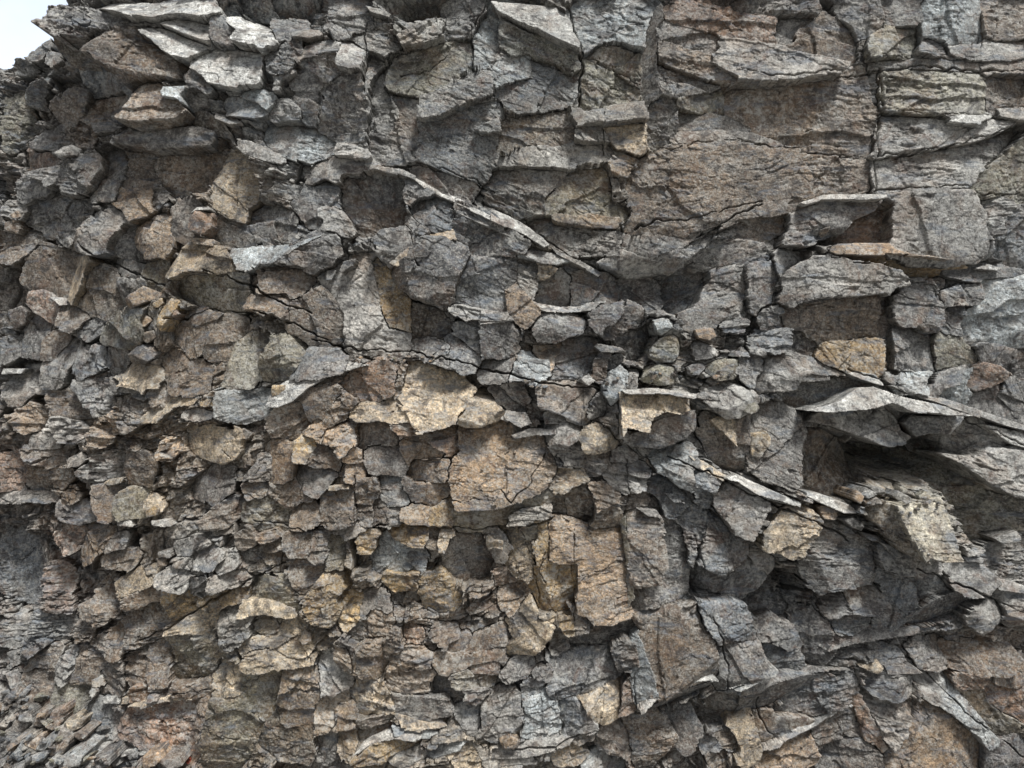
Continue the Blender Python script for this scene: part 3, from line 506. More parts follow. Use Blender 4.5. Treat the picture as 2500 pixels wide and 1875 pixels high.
S 30 0 .3 g|86,10 95,8 110,18 110,24 95,18 87,15
B 25 0 0 n|112,15 120,8 130,12 130,22 118,24
S 35 0 .5 T|102,38 115,30 130,22 150,20 158,22 150,27 135,31 118,42 105,44|cream layered strip|cream layered strip climbing toward the pale arch at left
F 45 0 .3 y|152,26 165,22 174,21 165,29 155,29
B 30 0 .2 B|172,22 185,18 205,22 205,30 190,35 172,34|sky blue stained patch|sky blue stained block on the left leg of the arch
S 30 0 .5 w|140,33 152,30 171,34 165,38 150,42 140,38
B 25 0 .1 n|16,65 30,63 50,65 44,72 40,76 25,74 18,70
B 30 0 .05 r|0,71 16,71 16,80 13,95 -6,96 -6,72|reddish brown cube|reddish brown squared block at the left edge
B 22 0 0 n|17,73 35,76 36,95 15,95
B 20 0 0 n|37,78 45,76 50,82 43,95 37,95
S 30 0 .4 l|-6,97 15,96 40,97 41,100 20,101 -6,103
B 20 0 0 t|43,97 55,94 61,98 58,105 45,105
S 25 0 .2 b|40,108 55,105 70,106 78,112 60,118 42,115
F 40 0 .4 l|47,71 60,65 67,68 60,75 50,77
B 20 .1 0 n|75,92 90,89 92,98 85,112 77,110 75,98
S 35 0 .5 T|74,90 82,86 94,84 92,88 80,91
B 20 .1 0 n|98,71 110,69 118,75 112,88 102,86 96,80
B 20 0 .1 o|92,101 105,95 115,99 108,110 95,110 91,104
L 35 0 .1 y|110,111 118,105 123,108 120,114 112,116
B 30 0 .1 t|125,57 135,56 137,62 132,68 125,68
B 25 0 .2 T|146,52 165,50 183,52 183,62 172,67 155,64 147,58|buff fan shaped face|buff fan shaped face below the left leg of the arch
F 30 0 0 t|184,50 188,46 194,50 190,55 184,54
B 10 0 -.1 d|150,93 165,81 178,81 177,90 165,98 152,96|dark crescent fold|dark curved fold of shale at left of centre
F 35 0 .1 b|187,82 199,70 200,76 193,84 187,86
B 20 0 0 g|201,70 209,69 209,82 196,85
B 20 0 .1 n|165,113 180,103 183,108 172,117 164,117
B 30 0 .3 t|62,124 75,126 88,132 75,140 60,147 58,135
B 20 0 -.1 r|47,126 60,125 60,132 50,139 46,133
B -40 0 0 b|2,125 28,128 30,158 32,180 10,175 -10,158|smooth slate recess|smooth slate grey wall set back at the lower left edge
B 25 0 .2 l|148,143 160,139 174,145 170,150 150,152
B 30 0 .2 l|166,150 180,143 182,150 170,155
B 20 0 .2 l|134,137 150,133 160,135 150,141 136,142
B 25 0 .1 n|183,129 194,124 195,133 185,138
B 30 0 .1 t|201,127 213,123 213,128 203,131
F 30 0 .4 w|88,116 100,118 102,122 90,121
F 30 0 .4 w|115,118 128,117 132,121 118,122
S 25 0 .4 T|106,102 118,100 125,106 112,105
B 15 0 0 b|75,73 92,70 92,84 78,82 65,80
F 35 0 .5 w|18,0 0,0 0,4 16,4
S 25 0 .2 l|20,54 36,54 42,60 30,62 20,60
L 35 0 .2 g|121,142 130,141 131,146 122,145
L 35 0 .2 n|120,147 127,146 128,152 121,153
B 20 0 .3 n|92,140 106,144 100,152 85,152 75,150
B 20 0 .3 g|86,133 96,130 94,138 82,142
T21
F 35 0 .1 y|20,13 30,13 30,20 21,21
B 30 0 .1 n|43,23 70,20 68,28 60,36 48,36|brown ragged block|brown ragged block just under the right leg of the arch crest
B 32 0 .1 n|62,31 70,22 85,22 80,30 70,42 60,46
S 32 -.1 .3 T|124,0 145,0 160,8 172,18 170,32 160,40 150,45 131,49 128,42 115,42 95,38 82,35 92,28 112,22 119,17|pale tan sloping face|broad pale tan sloping face under the right side of the arch
B 35 0 -.1 r|115,45 127,43 130,50 120,52 112,47
O 50 0 .2 T|166,38 172,25 182,20 195,30 197,36 185,42 178,45 168,44|pale yellow dome|pale yellowish dome shaped stone above the orange tan massif
S 46 -.05 .2 t|165,47 185,45 200,44 212,51 230,56 232,72 236,86 225,94 210,101 190,107 166,108 160,100 158,88 162,75 165,65|orange tan swirled massif|large orange and cream swirled rock at the centre
S 30 0 -.3 o|161,110 190,109 222,101 236,92 238,100 210,116 175,121 161,120
B 45 0 .3 l|202,112 215,107 234,105 230,112 215,119 203,118
B 0 0 .1 d|87,60 90,46 105,40 120,50 115,58 95,60
B 10 0 .05 b|94,63 105,59 118,62 121,72 118,79 105,79 95,72|green grey oval face|green grey oval face left of the orange massif
B 15 0 0 n|118,62 125,55 140,51 160,46 163,60 150,70 135,70 125,70
B 20 -.1 0 r|141,56 163,51 163,64 155,68 145,62|rusty orange patch block|rusty orange patch block touching the orange massif on its left
B 20 0 .1 n|130,71 155,72 152,80 157,85 140,88 131,85
B 25 0 -.2 n|124,90 140,87 158,90 158,98 145,105 130,103 124,96
B 15 .1 .3 B|105,82 115,85 125,97 125,105 112,107 105,98
B 25 .1 0 g|111,107 118,107 118,122 112,121
B 40 0 0 t|120,108 135,105 141,108 139,119 128,121 119,119|brown overhanging cube|ochre brown cube overhanging the long horizontal crack, left of two
B 35 0 0 y|142,108 150,104 159,99 160,119 150,120 141,118|ochre overhanging cube|ochre cube overhanging the long horizontal crack, right of two
B 30 0 0 n|87,87 100,86 101,97 97,104 88,103
B 25 0 -.1 n|87,106 97,106 98,118 90,120 87,115
B 20 0 -.1 d|100,101 108,104 111,118 99,119
B 40 .1 0 n|64,93 80,92 80,105 86,115 75,122 65,124 62,115 64,100|brown upright column|brown upright column with a deep slit on its right
P 42 0 .6 T|64,91 80,90 80,93 64,94
B 20 0 .1 g|40,76 60,78 64,80 63,91 48,92 42,85
B 28 0 0 d|50,66 56,58 68,62 67,74 52,74
B 35 .1 .2 y|37,62 45,53 55,54 53,64 48,70 40,68
B 30 0 .2 t|60,48 80,45 84,58 78,66 68,60 60,55
B 22 .1 0 t|19,63 25,59 37,60 35,75 30,88 20,85
B 25 0 .1 n|20,91 35,88 45,100 30,108 20,100
B 25 0 .1 n|35,111 45,105 52,112 50,122 38,122
B 25 0 0 t|80,62 86,62 86,70 80,70
B 25 0 .1 t|80,77 88,76 88,85 81,85
B 30 0 .1 n|33,127 50,126 50,140 38,142 34,135
B 30 -.2 0 d|51,127 62,128 63,145 55,149 51,140|dark rectangular block|dark rectangular block just under the horizontal crack at left
B 15 -.2 0 o|63,130 74,128 72,155 65,155
S 35 0 .4 l|70,127 88,123 90,125 78,129
B 25 0 .1 y|88,127 100,127 100,140 90,140
B 5 0 .2 B|101,130 112,130 125,137 135,140 132,155 115,158 101,152
B 25 0 0 y|113,122 140,122 142,130 130,137 120,136 113,130
B 20 0 0 n|142,123 149,123 148,137 142,135
B 40 .2 .1 T|150,126 155,122 158,127 152,138 148,136
B 35 0 .1 T|188,131 199,131 199,141 188,139
B 25 0 .05 T|198,124 210,122 215,135 221,150 221,160 206,160 201,140|yellow split panel|pale yellow panel split by branching cracks right of centre
B 0 0 0 d|160,130 178,131 187,142 184,155 165,158 158,145
B 20 0 0 n|0,90 8,88 14,92 12,100 4,98
S 15 0 0 o|0,110 10,100 20,102 34,110 33,122 10,124
B 20 0 .1 n|22,40 32,30 42,28 46,44 34,52 24,50
B 25 0 .2 t|46,50 56,40 62,48 58,54 50,54
F 35 0 .4 l|194,38 205,33 210,36 202,42
F 40 0 .4 l|200,33 216,34 221,42 212,45 200,40
S 45 0 .5 l|205,52 220,46 240,47 240,51 222,52 208,55
B 20 0 .1 g|200,14 212,14 216,24 205,24
B 15 0 0 d|192,16 200,18 210,28 205,32 195,26
T22
B 60 0 .05 n|41,12 60,10 85,16 80,20 74,30 72,38 65,40 55,34 42,28|brown trapezoid with blue corner|brown trapezoid block with a dark blue corner under the rubble shelf
B 58 -.5 -.2 d|75,36 76,27 81,19 87,20 85,32
B 40 0 .3 l|43,36 55,38 50,41 44,41
B 115 .05 .15 T|99,18 125,16 158,21 158,33 145,36 136,34 125,37 121,49 104,46 100,52|big tan faced block|big tan faced block with a white top edge jutting out right of centre
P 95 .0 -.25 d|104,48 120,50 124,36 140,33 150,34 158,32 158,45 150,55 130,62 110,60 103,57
P 105 .7 0 l|99,20 103,24 105,55 100,54
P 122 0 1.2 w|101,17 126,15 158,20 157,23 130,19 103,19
L 80 0 .3 l|157,20 165,18 173,24 160,23
B 75 0 .3 l|168,17 180,14 200,24 195,32 180,32 172,25|pale grey lozenge|pale grey lozenge shaped block above two upright wedges
L 85 0 .2 o|196,28 205,25 209,31 200,35 195,33
B 60 .3 0 n|167,40 172,38 181,52 190,60 195,38 199,42 198,58 190,75 178,68 168,50|left upright wedge|left of two upright faceted wedges below the lozenge block
P 78 -.1 .25 T|170,40 180,35 194,37 190,50 189,61 181,52
B 60 .1 .3 l|44,43 62,45 68,48 61,58 52,63 45,58|white left cube|white cube shaped block with cracked top, left of a pair
B 68 0 .3 T|70,50 80,48 94,56 95,60 85,64 74,66 70,60|cream right cube|cream angular block with cracked top, right of a pair
B 40 0 0 g|61,59 69,57 69,63 62,64
B 40 0 .1 g|55,66 65,62 73,68 71,74 58,72
B 38 0 .2 g|74,68 85,66 92,64 90,72 78,74
B 42 0 .3 l|93,65 102,62 109,68 108,71 93,71
B 40 0 .3 g|91,73 108,72 120,78 118,82 95,80
B 38 0 .3 l|91,82 100,80 115,86 118,90 103,94 95,90|diamond grey flake|pale diamond shaped flake low in the stack of small broken blocks
B 35 0 .1 b|74,75 83,75 80,80 74,80
B 35 .1 .3 T|45,90 60,82 72,80 60,92 47,98
B 10 .1 -.3 N|48,98 70,92 76,94 78,115 60,112 48,108
B 55 -.1 .4 t|78,94 93,94 97,104 88,106 82,109 79,100
B 45 0 -.4 N|80,122 82,110 97,104 100,115 90,122
B 70 .1 .4 B|128,68 140,65 152,66 155,80 156,89 145,85 133,76|blue white cracked slab|blue white slab split by a crack beside the big tan block
S 74 0 .9 T|153,67 165,72 180,82 186,84 178,86 160,76
B 78 0 .1 b|156,79 175,85 178,88 173,97 160,90 156,86
B 90 .1 .05 l|174,100 178,89 190,87 200,92 214,102 215,108 205,125 200,133 188,128 180,115 173,107|large grey rounded block|large light grey rounded block below the white ledge, right of centre
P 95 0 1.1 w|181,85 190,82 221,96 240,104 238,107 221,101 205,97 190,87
B 60 .1 0 b|170,112 180,117 188,130 198,136 190,148 175,160 163,150 164,130|blue grey jumbled block|blue grey jumbled block under the large grey rounded block
B 65 0 -.2 g|158,150 175,160 192,150 204,146 210,148 205,158 195,170 180,177 162,171 155,160
B 40 .2 0 b|148,108 165,112 170,120 160,138 153,150 148,130
B 40 .2 .1 b|124,86 134,86 140,95 150,105 151,110 140,108 130,105 124,94
B 20 0 .1 n|100,100 115,96 130,100 128,108 115,109 100,106
B 48 .05 0 y|34,118 43,117 44,150 66,150 66,170 60,188 50,187 40,185 33,165 35,150 40,135|ochre left panel of the massif|ochre yellow cracked left panel of the large hanging massif
B 56 -.05 .2 t|45,117 58,115 75,125 88,128 100,125 103,140 104,170 103,187 92,194 80,191 69,186 64,178 68,165 67,149 45,149|tan central panel of the massif|broad tan central panel of the hanging massif with a pale bottom edge
P 50 .8 0 o|100,118 104,113 107,150 110,176 105,186 104,150
B 62 0 0 n|105,113 115,109 130,118 133,140 135,152 128,164 109,170 107,150|brown right panel of the massif|rounded brown right panel of the large hanging massif
B 52 -.2 0 g|136,122 150,122 153,145 151,165 145,174 130,180 113,182 111,172 130,166 137,150
F 60 0 .2 l|112,108 128,110 132,116 120,114
S 30 0 -.3 o|20,122 34,120 34,128 22,130
B 30 0 .1 g|0,128 10,126 18,138 12,146 0,142
B 62 0 .2 b|133,96 141,96 148,104 140,104
B 60 0 -.2 b|158,92 168,95 174,99 168,105 160,100
T23
O 116 0 .15 l|54,40 60,34 95,30 118,28 128,38 130,48 137,53 130,58 118,60 105,57 90,51 70,43|pale lens boulder|pale lens shaped boulder overhanging the big dark cavity
P 92 0 .5 w|52,32 80,25 95,15 108,14 130,22 170,31 179,36 160,35 135,33 120,26 100,31 75,33
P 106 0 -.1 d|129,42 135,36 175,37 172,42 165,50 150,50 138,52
S 85 0 .2 g|135,59 140,54 155,51 158,53 145,60 136,61
B 0 0 .1 d|44,10 72,6 95,9 105,14 80,24 50,27 42,24
B 15 0 0 b|112,6 150,3 154,10 140,15 122,13
B 12 0 0 B|156,8 175,2 178,20 168,27 156,22
B 12 0 .1 g|195,15 225,5 230,46 205,39 186,28|dark grey panel above the right ledge|dark grey panel above the long pale ledge at the right edge
S 28 0 1.0 l|112,12 135,16 170,26 195,35 225,45 225,50 200,43 170,32 130,19|long descending pale ledge|long narrow pale ledge descending to the right edge
B 50 .1 .3 l|166,64 165,53 190,41 205,52 212,58 200,60 185,67
S 50 0 1 w|192,43 225,50 225,63 210,58
B 70 .2 .2 l|182,69 200,61 225,62 225,98 212,98 200,92 177,76 170,68|pale grey wedge at the right edge|pale grey wedge narrowing to the left above the cavity, right edge
B 20 -.3 0 n|48,49 64,48 82,56 90,65 85,80 80,92 65,88 43,88 43,70|brown cavity side wall|brown grey left wall of the big dark cavity
B 60 .2 .1 g|10,42 20,35 35,32 48,35 48,50 42,65 38,86 20,80 10,68|right upright wedge|right of two upright faceted wedges, beside the cavity
P 72 .2 .2 y|11,50 24,48 27,54 16,70 11,66
B -20 .4 0 o|150,70 166,71 180,85 195,97 215,101 213,120 195,132 175,130 170,118 167,103 152,101 148,85|ochre cavity right wall|ochre brown right wall of the dark cavity
B 140 -.1 .2 W|124,106 140,104 165,102 168,110 170,115 172,135 175,149 155,148 145,144 141,147 132,131 126,117|white trapezoid boulder|bright white and tan trapezoid boulder jutting below the cavity
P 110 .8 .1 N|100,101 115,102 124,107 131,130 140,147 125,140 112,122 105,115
O 96 .05 .15 T|20,142 22,126 38,109 48,104 60,108 67,118 67,123 55,138 50,146 42,147 32,143|buff angular boulder|buff angular boulder left of the rounded grey block at lower right
L 70 0 .2 t|63,107 72,106 80,112 75,117 66,116
L 90 0 .2 t|90,100 94,94 98,99 95,104
L 90 0 .4 l|95,98 103,93 108,97 100,100
L 90 .1 .2 g|120,98 125,94 140,103 127,104
L 90 0 .1 o|140,98 148,95 151,102 141,103
L 90 0 .3 g|105,92 114,93 116,97 107,97
L 95 0 .3 n|98,102 108,99 112,104 101,106
S 66 0 1.1 w|-4,80 10,89 30,96 52,103 40,104 15,98 -2,90
S 70 0 1.1 w|53,95 65,97 86,105 90,110 80,111 62,103 52,98|white shelf edge|white edged shelf leading down to the white trapezoid boulder
L 80 0 .2 g|82,117 90,115 98,120 97,125 88,122
B 60 0 .05 g|66,126 80,124 105,131 106,150 104,165 88,170 66,169 60,160 53,145 60,135|grey rounded bulge|grey rounded bulge below the shelf at lower right
S 70 0 .3 g|112,139 125,141 150,151 155,155 130,158 115,150
F 60 0 .4 g|175,141 190,138 192,142 178,145
F 60 0 .4 g|176,146 192,147 190,150 178,149
F 60 0 .4 g|200,131 218,126 218,132 205,135
B 75 .2 .2 l|9,157 15,146 22,143 25,150 15,158
L 75 0 .4 g|110,134 118,136 130,144 122,145
L 72 0 .4 g|100,128 110,130 112,134 103,133
B 30 0 0 l|195,135 221,132 230,132 230,158 200,156 188,148
T30
B 10 0 0 r|37,5 50,10 48,25 50,36 40,35 37,20|reddish pillar|reddish brown pillar at lower left beside the slate recess
B 15 0 .1 n|68,36 85,16 87,30 78,42 68,45
B 15 0 .1 n|57,50 70,43 70,55 60,58
S 25 0 .4 T|93,18 110,9 121,8 120,14 105,21 95,22
B 30 0 0 n|105,25 121,17 121,27 110,33 100,30
B 40 0 .1 l|123,12 130,8 144,10 143,18 128,17
B 35 0 -.1 b|146,15 160,12 165,22 155,24 147,22
B 40 0 .2 l|166,12 185,9 189,14 175,20 166,22 163,16|pale angular nub|pale angular nub above the diagonal seam at lower left
B 15 0 .1 y|124,25 140,22 150,26 147,36 135,44 128,35
S 25 0 .3 y|155,30 175,17 187,18 185,25 165,35|ochre sloping slab|ochre yellow slab sloping along the diagonal seam, lower left
B 18 0 .2 T|128,54 150,41 167,40 166,49 150,54 140,56
B 15 0 0 o|126,59 140,56 165,60 168,70 160,88 133,92 131,75|yellow mottled block|olive block mottled with yellow lichen at lower left
B 40 .1 .3 l|167,46 175,38 188,36 190,50 183,58 175,60 168,52|pale bulging block|pale bulging block with a dark notch at lower left
B 20 0 0 n|113,66 127,63 130,75 131,93 120,95 113,80
B 15 0 0 n|99,72 112,67 112,90 105,92 100,85
B 28 0 0 n|134,96 162,89 162,102 150,105 135,103
B 28 0 0 g|118,96 132,95 133,104 118,104
B 35 0 .1 r|103,95 113,93 116,102 105,106
B 35 .05 .05 r|95,128 98,113 115,108 135,105 150,106 152,115 155,120 150,145 145,155 130,150 115,142 100,136 94,133|large red brown block|large red brown block at the foot of the cliff, lower left
P 42 0 .6 T|97,112 115,106 140,103 150,105 130,107 112,111
B 30 0 0 n|151,106 162,103 158,118 153,132 151,120
B 35 .1 .1 T|163,90 170,82 185,83 187,100 170,104 164,102
B 30 -.05 0 o|188,86 215,79 218,95 215,115 200,130 190,135 185,150 175,160 158,160 156,130 163,107 186,102|olive brown foot block|big olive brown block reaching the bottom edge at lower left
B 30 0 .2 n|22,75 30,68 41,68 42,82 20,84|upper stacked brown cube|upper of two stacked brown cubes above the scree
B 28 0 0 n|20,86 42,85 45,98 44,110 22,108 19,98|lower stacked brown cube|lower of two stacked brown cubes above the scree
B 25 .1 .2 l|43,80 55,73 57,82 50,89
B 30 0 0 n|60,69 78,71 75,80 66,90 52,90 58,80
B 25 0 0 o|45,96 65,93 72,105 48,110 44,102
F 30 0 .4 T|68,92 77,88 80,95 70,96
F 30 0 .4 T|48,92 66,90 66,93 48,95
B 30 .1 .2 b|14,66 22,62 35,62 30,70 15,72
B 10 0 .2 b|28,42 48,42 50,52 40,58 28,55|blue grey rubble block|blue grey block in the rubble above the stacked brown cubes
B 5 0 .1 l|0,50 12,45 20,52 10,60 0,60
B 20 0 .1 b|64,112 80,108 92,118 92,135 75,140 66,128
B 25 0 0 b|90,140 100,138 110,143 105,150 92,150
S 30 0 .4 l|62,142 80,140 90,139 80,147 68,148
B 15 0 .1 n|98,48 116,30 130,38 128,50 112,58 100,62
B 15 0 .1 n|80,62 95,52 98,60 90,68 66,66
B 20 0 0 g|78,88 92,80 92,100 80,100
F 35 0 .5 w|78,105 92,103 92,108 80,108
F 35 0 .5 T|93,105 106,103 104,108 94,109
T31
B 60 -.2 0 y|55,16 65,6 73,14 74,26 68,30 74,40 62,44 55,42 51,33 53,24|ochre and brown jutting block|ochre and dark brown block jutting out above the pale long edge
F 62 0 .3 w|45,30 52,28 52,34 47,35
B 20 0 .1 n|38,0 60,0 58,9 50,15 42,17 39,10
B 15 0 .1 y|75,20 88,26 87,40 80,47 75,42
B 25 0 0 y|108,8 130,8 130,17 115,19 108,15|ochre lens|ochre lens shaped block in dark shale, lower centre
B 30 0 .1 y|136,15 150,12 160,20 159,30 148,32 140,28|ochre knob|ochre rounded knob in dark shale, lower centre
B 15 0 .1 o|10,21 15,15 33,16 37,28 35,34 20,32 10,26
S 38 0 .6 T|-5,30 15,30 38,35 41,40 30,43 15,41 -8,43|white gable edge|white upward facing edge like a gable at lower left
B 10 0 -.1 n|7,48 20,43 25,50 15,52
S 28 0 .3 T|0,66 20,56 43,45 45,50 35,55 20,63
S 35 0 .4 T|26,68 35,60 42,58 50,64 45,70 35,71
F 50 0 .4 T|41,60 44,52 50,55 51,60 45,63
B 60 .1 0 n|70,76 73,62 77,59 83,67 84,78 83,84 75,80
B 62 -.05 .05 n|84,70 90,62 105,60 107,68 105,80 100,86 86,84|mauve brown overhanging block|mauve brown block overhanging a yellow crumbly seam at lower centre
B 50 -.1 0 n|106,61 115,53 117,66 112,72 107,72
B 30 0 .1 n|88,46 100,34 110,45 108,58 90,60 78,58
B 42 0 .05 n|113,82 115,75 128,68 140,75 143,85 142,100 125,102 114,98|brown rounded face|brown rounded face right of the mauve overhanging block
B 35 0 0 b|114,104 140,103 150,101 160,104 155,112 125,117 115,110
S 45 0 .3 T|2,83 5,71 22,69 40,76 53,74 52,79 30,80 15,85
B 45 0 .2 t|29,84 52,81 54,95 45,100 40,97 26,103 27,90
B 38 0 0 N|24,104 40,99 54,96 53,110 52,150 25,148 13,140 11,126 22,114|dark brown foot block|large dark brown block with white scratches at the bottom, left
B 35 .1 .3 w|55,75 68,73 70,83 78,94 72,98 65,101 58,88
B 25 0 -.2 d|65,103 77,99 78,107 66,110
B 40 0 .1 T|84,98 100,96 115,110 108,117 90,118 85,110|yellow white block|bright yellow white block in the crumbly seam at the bottom
B 40 0 -.1 b|89,119 110,118 105,122 92,125
B 35 .1 0 t|73,111 83,108 86,124 80,128 72,127
B 35 .1 0 T|72,131 85,126 86,138 80,148 72,145
B 30 0 0 t|54,110 62,108 66,122 60,130 54,132
B 15 0 .1 n|87,126 110,126 100,135 88,142
B 42 0 0 y|84,149 97,140 115,136 131,137 130,143 105,150|brown lens with pale rim|brown ochre lens with a pale arched rim at the bottom edge
P 48 0 1 w|82,148 92,138 110,131 135,133 131,136 115,135 97,139
B 20 0 .1 b|55,133 70,131 71,150 80,156 58,160 55,145
S 30 0 .5 T|115,116 130,118 150,120 156,125 135,128 120,126
B 48 0 .05 l|183,102 195,103 212,106 215,124 205,132 190,132 182,128|rust clouded pale block|pale block clouded with rust near the bottom centre
B 25 0 .1 b|165,113 180,109 181,125 170,122
B 35 0 .1 o|160,86 172,84 190,88 188,96 175,95 160,92
S 25 0 .1 n|158,61 170,57 172,62 160,66
S 28 0 .1 n|171,64 185,57 200,52 203,57 185,65 172,70
S 38 0 .1 n|145,76 160,72 180,68 195,67 195,74 170,81 155,86 145,80|brown flagstone|brown flat flagstone dipping left at lower centre
S 35 0 .1 r|173,81 193,77 192,83 175,87
B 20 0 .1 g|146,48 160,50 163,57 155,60 146,55
B 20 0 .1 r|125,51 135,52 135,56 126,57
B 25 0 .1 t|200,19 212,15 215,25 205,35 200,28
B 30 0 .1 r|194,6 205,5 208,14 196,15
B 5 .1 0 b|144,90 158,87 160,95 169,97 160,104 144,100
S 40 0 .5 B|140,148 150,138 170,137 165,143 145,150
B 42 0 .3 T|158,146 172,142 180,155 165,156
S 40 0 .5 l|176,141 190,145 221,148 225,152 200,155 185,158
S 30 0 .5 B|112,125 135,128 150,130 140,134 115,131
S 40 0 .4 l|110,150 130,145 136,148 120,154
B 38 0 .1 b|170,98 185,96 188,102 178,108 171,105
B 20 0 0 g|92,28 104,26 106,34 98,36 90,44
T32
B 85 .05 .05 n|116,46 140,39 158,38 162,50 172,62 176,80 175,86 150,89 130,99 126,94 122,75 118,60|big brown grey jutting block|big brown grey block jutting out with a pale lower lip at lower right
P 70 .6 0 B|106,75 108,60 113,52 119,70 125,88 128,101 113,114 110,108 108,88
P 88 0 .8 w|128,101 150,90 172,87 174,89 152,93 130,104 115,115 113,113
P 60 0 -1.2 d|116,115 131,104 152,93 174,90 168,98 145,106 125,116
B 75 -.1 .1 b|163,36 175,29 190,31 198,45 203,61 195,60 175,62 168,52|slate blue upper block|slate blue block right of a crack, upper of two stacked
B 78 0 .05 g|175,64 190,61 203,64 210,80 208,85 195,93 183,96 178,85|grey rounded lower block|grey rounded block right of the crack, lower of two stacked
S 85 0 1 w|184,98 195,94 208,86 221,82 221,85 205,92 192,99
B 60 -.1 .1 g|92,61 104,59 107,75 98,82 94,70
B 35 0 .1 b|50,76 60,71 90,66 96,82 102,88 80,99 60,103 47,105 48,90|blue smeared slab|blue smeared dark slab left of the big brown grey block
B 60 0 .1 T|68,106 85,97 101,94 99,113 90,119 80,119 72,110|pink tan brick|pink tan brick shaped block above a dark crack at the bottom
B 55 -.4 0 r|102,95 108,91 109,112 100,114
B 40 .2 0 b|53,112 66,106 75,122 60,128 54,120
B 40 0 .2 B|24,106 40,103 50,112 52,125 40,130 26,128
S 60 0 .6 l|0,146 30,140 60,136 70,131 76,124 80,122 60,142 40,147 15,152 0,153
L 65 0 .1 t|6,137 15,134 22,138 18,144 8,143|oval stone on the lower ledge|oval tan stone resting on the lower ledge at the bottom centre
B 68 .3 .1 T|16,50 20,40 28,31 34,40 44,45 43,55 30,65 22,68 17,72|hanging buff wedge|buff wedge hanging to a point left of a black hole
B 55 .1 0 g|47,58 52,49 57,53 57,62 50,66
B 55 0 .1 y|54,45 63,42 63,53 57,55
B 52 0 .1 g|64,41 72,41 72,50 65,54
B 55 0 .1 T|36,42 46,40 46,44 40,46
S 15 0 -.4 d|60,55 75,52 105,46 110,50 85,62 62,62
B 35 0 .1 n|107,126 125,119 140,130 142,135 125,145 118,156 110,140|brown kite block|brown kite shaped block below the dark grainy underside
B 25 0 0 g|88,131 100,128 105,145 98,140
B 25 .1 0 b|141,113 150,113 158,130 148,140 142,125
B 45 -.2 .1 T|185,121 198,120 206,140 205,145 195,148 188,131|tan leaning block|tan leaning rectangular block at the bottom right
B 35 .1 .1 n|170,129 182,128 190,141 180,138 172,133
B 35 0 .2 T|50,149 60,143 72,147 65,152 53,153
B 35 0 .2 b|162,136 172,133 172,142 165,143
B 35 0 .1 n|168,146 178,146 178,156 172,156
B 35 0 .2 g|10,86 20,76 30,78 25,85 12,88
B 35 0 .1 d|35,84 47,83 47,88 37,88
B 32 0 .1 b|27,91 38,91 35,100 27,103
B 20 0 .2 B|72,152 85,147 98,152 100,160 75,160
B 5 0 0 g|178,100 195,102 185,112 165,118 160,112
B 25 0 .1 n|82,138 92,136 96,142 86,142
F 40 .1 .3 l|58,30 64,34 70,38 64,40
T33
B 45 0 .1 g|70,23 80,21 83,34 70,38
B 52 0 .1 n|84,21 108,18 118,32 117,37 100,38 86,35|brown toothed panel|brown panel with a ragged toothed lower edge at lower right
B 40 0 -.1 b|109,10 130,10 140,20 138,30 120,46 110,47 118,38 119,32
B 30 0 -.1 b|80,41 100,39 98,45 88,50 77,48
B 30 -.1 .1 b|136,13 155,10 160,20 150,24 141,29
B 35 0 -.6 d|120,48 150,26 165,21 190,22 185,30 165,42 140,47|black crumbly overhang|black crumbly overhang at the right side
S 60 0 .4 l|165,2 190,5 198,12 190,17 166,19
S 60 0 .8 w|196,11 210,14 225,19 225,24 200,20
B 60 0 .2 l|182,41 195,33 205,31 207,36 190,49
B 60 .1 .3 l|203,25 225,30 225,38 213,43
S 38 0 .9 l|68,66 90,60 115,57 150,52 160,48 130,50 100,48 80,55|curving pale ledge|curving pale ledge sweeping down to the left at lower right
B 25 .4 0 d|45,46 60,42 68,54 69,63 60,75 55,78 52,60|dark wing slab|dark wing shaped slab under the curving pale ledge
S 25 0 -.6 d|0,99 20,93 50,84 85,84 60,92 40,100 25,112 0,118|dark grainy band|dark grainy band beneath a thin pale ledge at lower right
S 34 0 1 l|0,94 20,87 50,80 85,80 60,83 25,92 0,98
B 25 0 .1 b|46,105 60,96 85,88 88,98 75,109 55,116 32,117|blue mottled panel|blue and white mottled panel above the white vein
S 26 0 .5 w|18,142 45,129 75,114 90,106 60,125 30,140 18,144|thin white vein|thin white vein running diagonally near the bottom right
B 20 0 0 n|17,119 50,118 56,123 30,136 20,139
B 30 0 .1 t|20,145 45,132 57,131 62,147 45,155 25,160 20,152
B 20 0 .1 g|60,126 75,117 90,112 95,130 75,139 64,144
B 52 0 .1 g|105,95 110,88 125,87 133,95 132,103 120,105 108,102|grey faceted knob|grey faceted knob sitting on a wedge at the bottom right
B 42 .1 .05 l|98,103 115,107 131,106 130,118 125,130 118,140 110,130 103,115
B 35 .5 0 r|92,104 97,104 103,116 110,131 112,142 104,136 96,122
F 50 0 .5 T|94,80 110,76 114,82 108,85
F 48 0 .5 g|115,80 135,79 142,84 116,85
B 30 -.05 .1 t|116,146 130,131 140,116 155,112 185,135 192,145 182,160 122,160|large tan corner block|large tan block with orange stains at the bottom right
S 35 .1 .3 B|141,85 150,83 170,98 185,118 200,140 195,142 185,133 165,115 150,100|blue diagonal band|blue white band running diagonally down to the bottom right corner
B 20 0 0 o|172,99 188,98 200,112 215,122 225,135 205,135 190,120
B 25 0 0 n|183,69 205,66 212,78 205,85 192,78
B 22 0 0 n|160,66 182,67 188,85 170,78
B 30 0 0 r|168,89 180,88 192,90 187,97 170,97
B 25 0 0 n|200,88 225,78 225,95 208,94
B 20 0 0 r|190,96 205,96 225,101 225,122 205,117 193,105|rusty corner panel|rusty brown panel at the right edge near the bottom
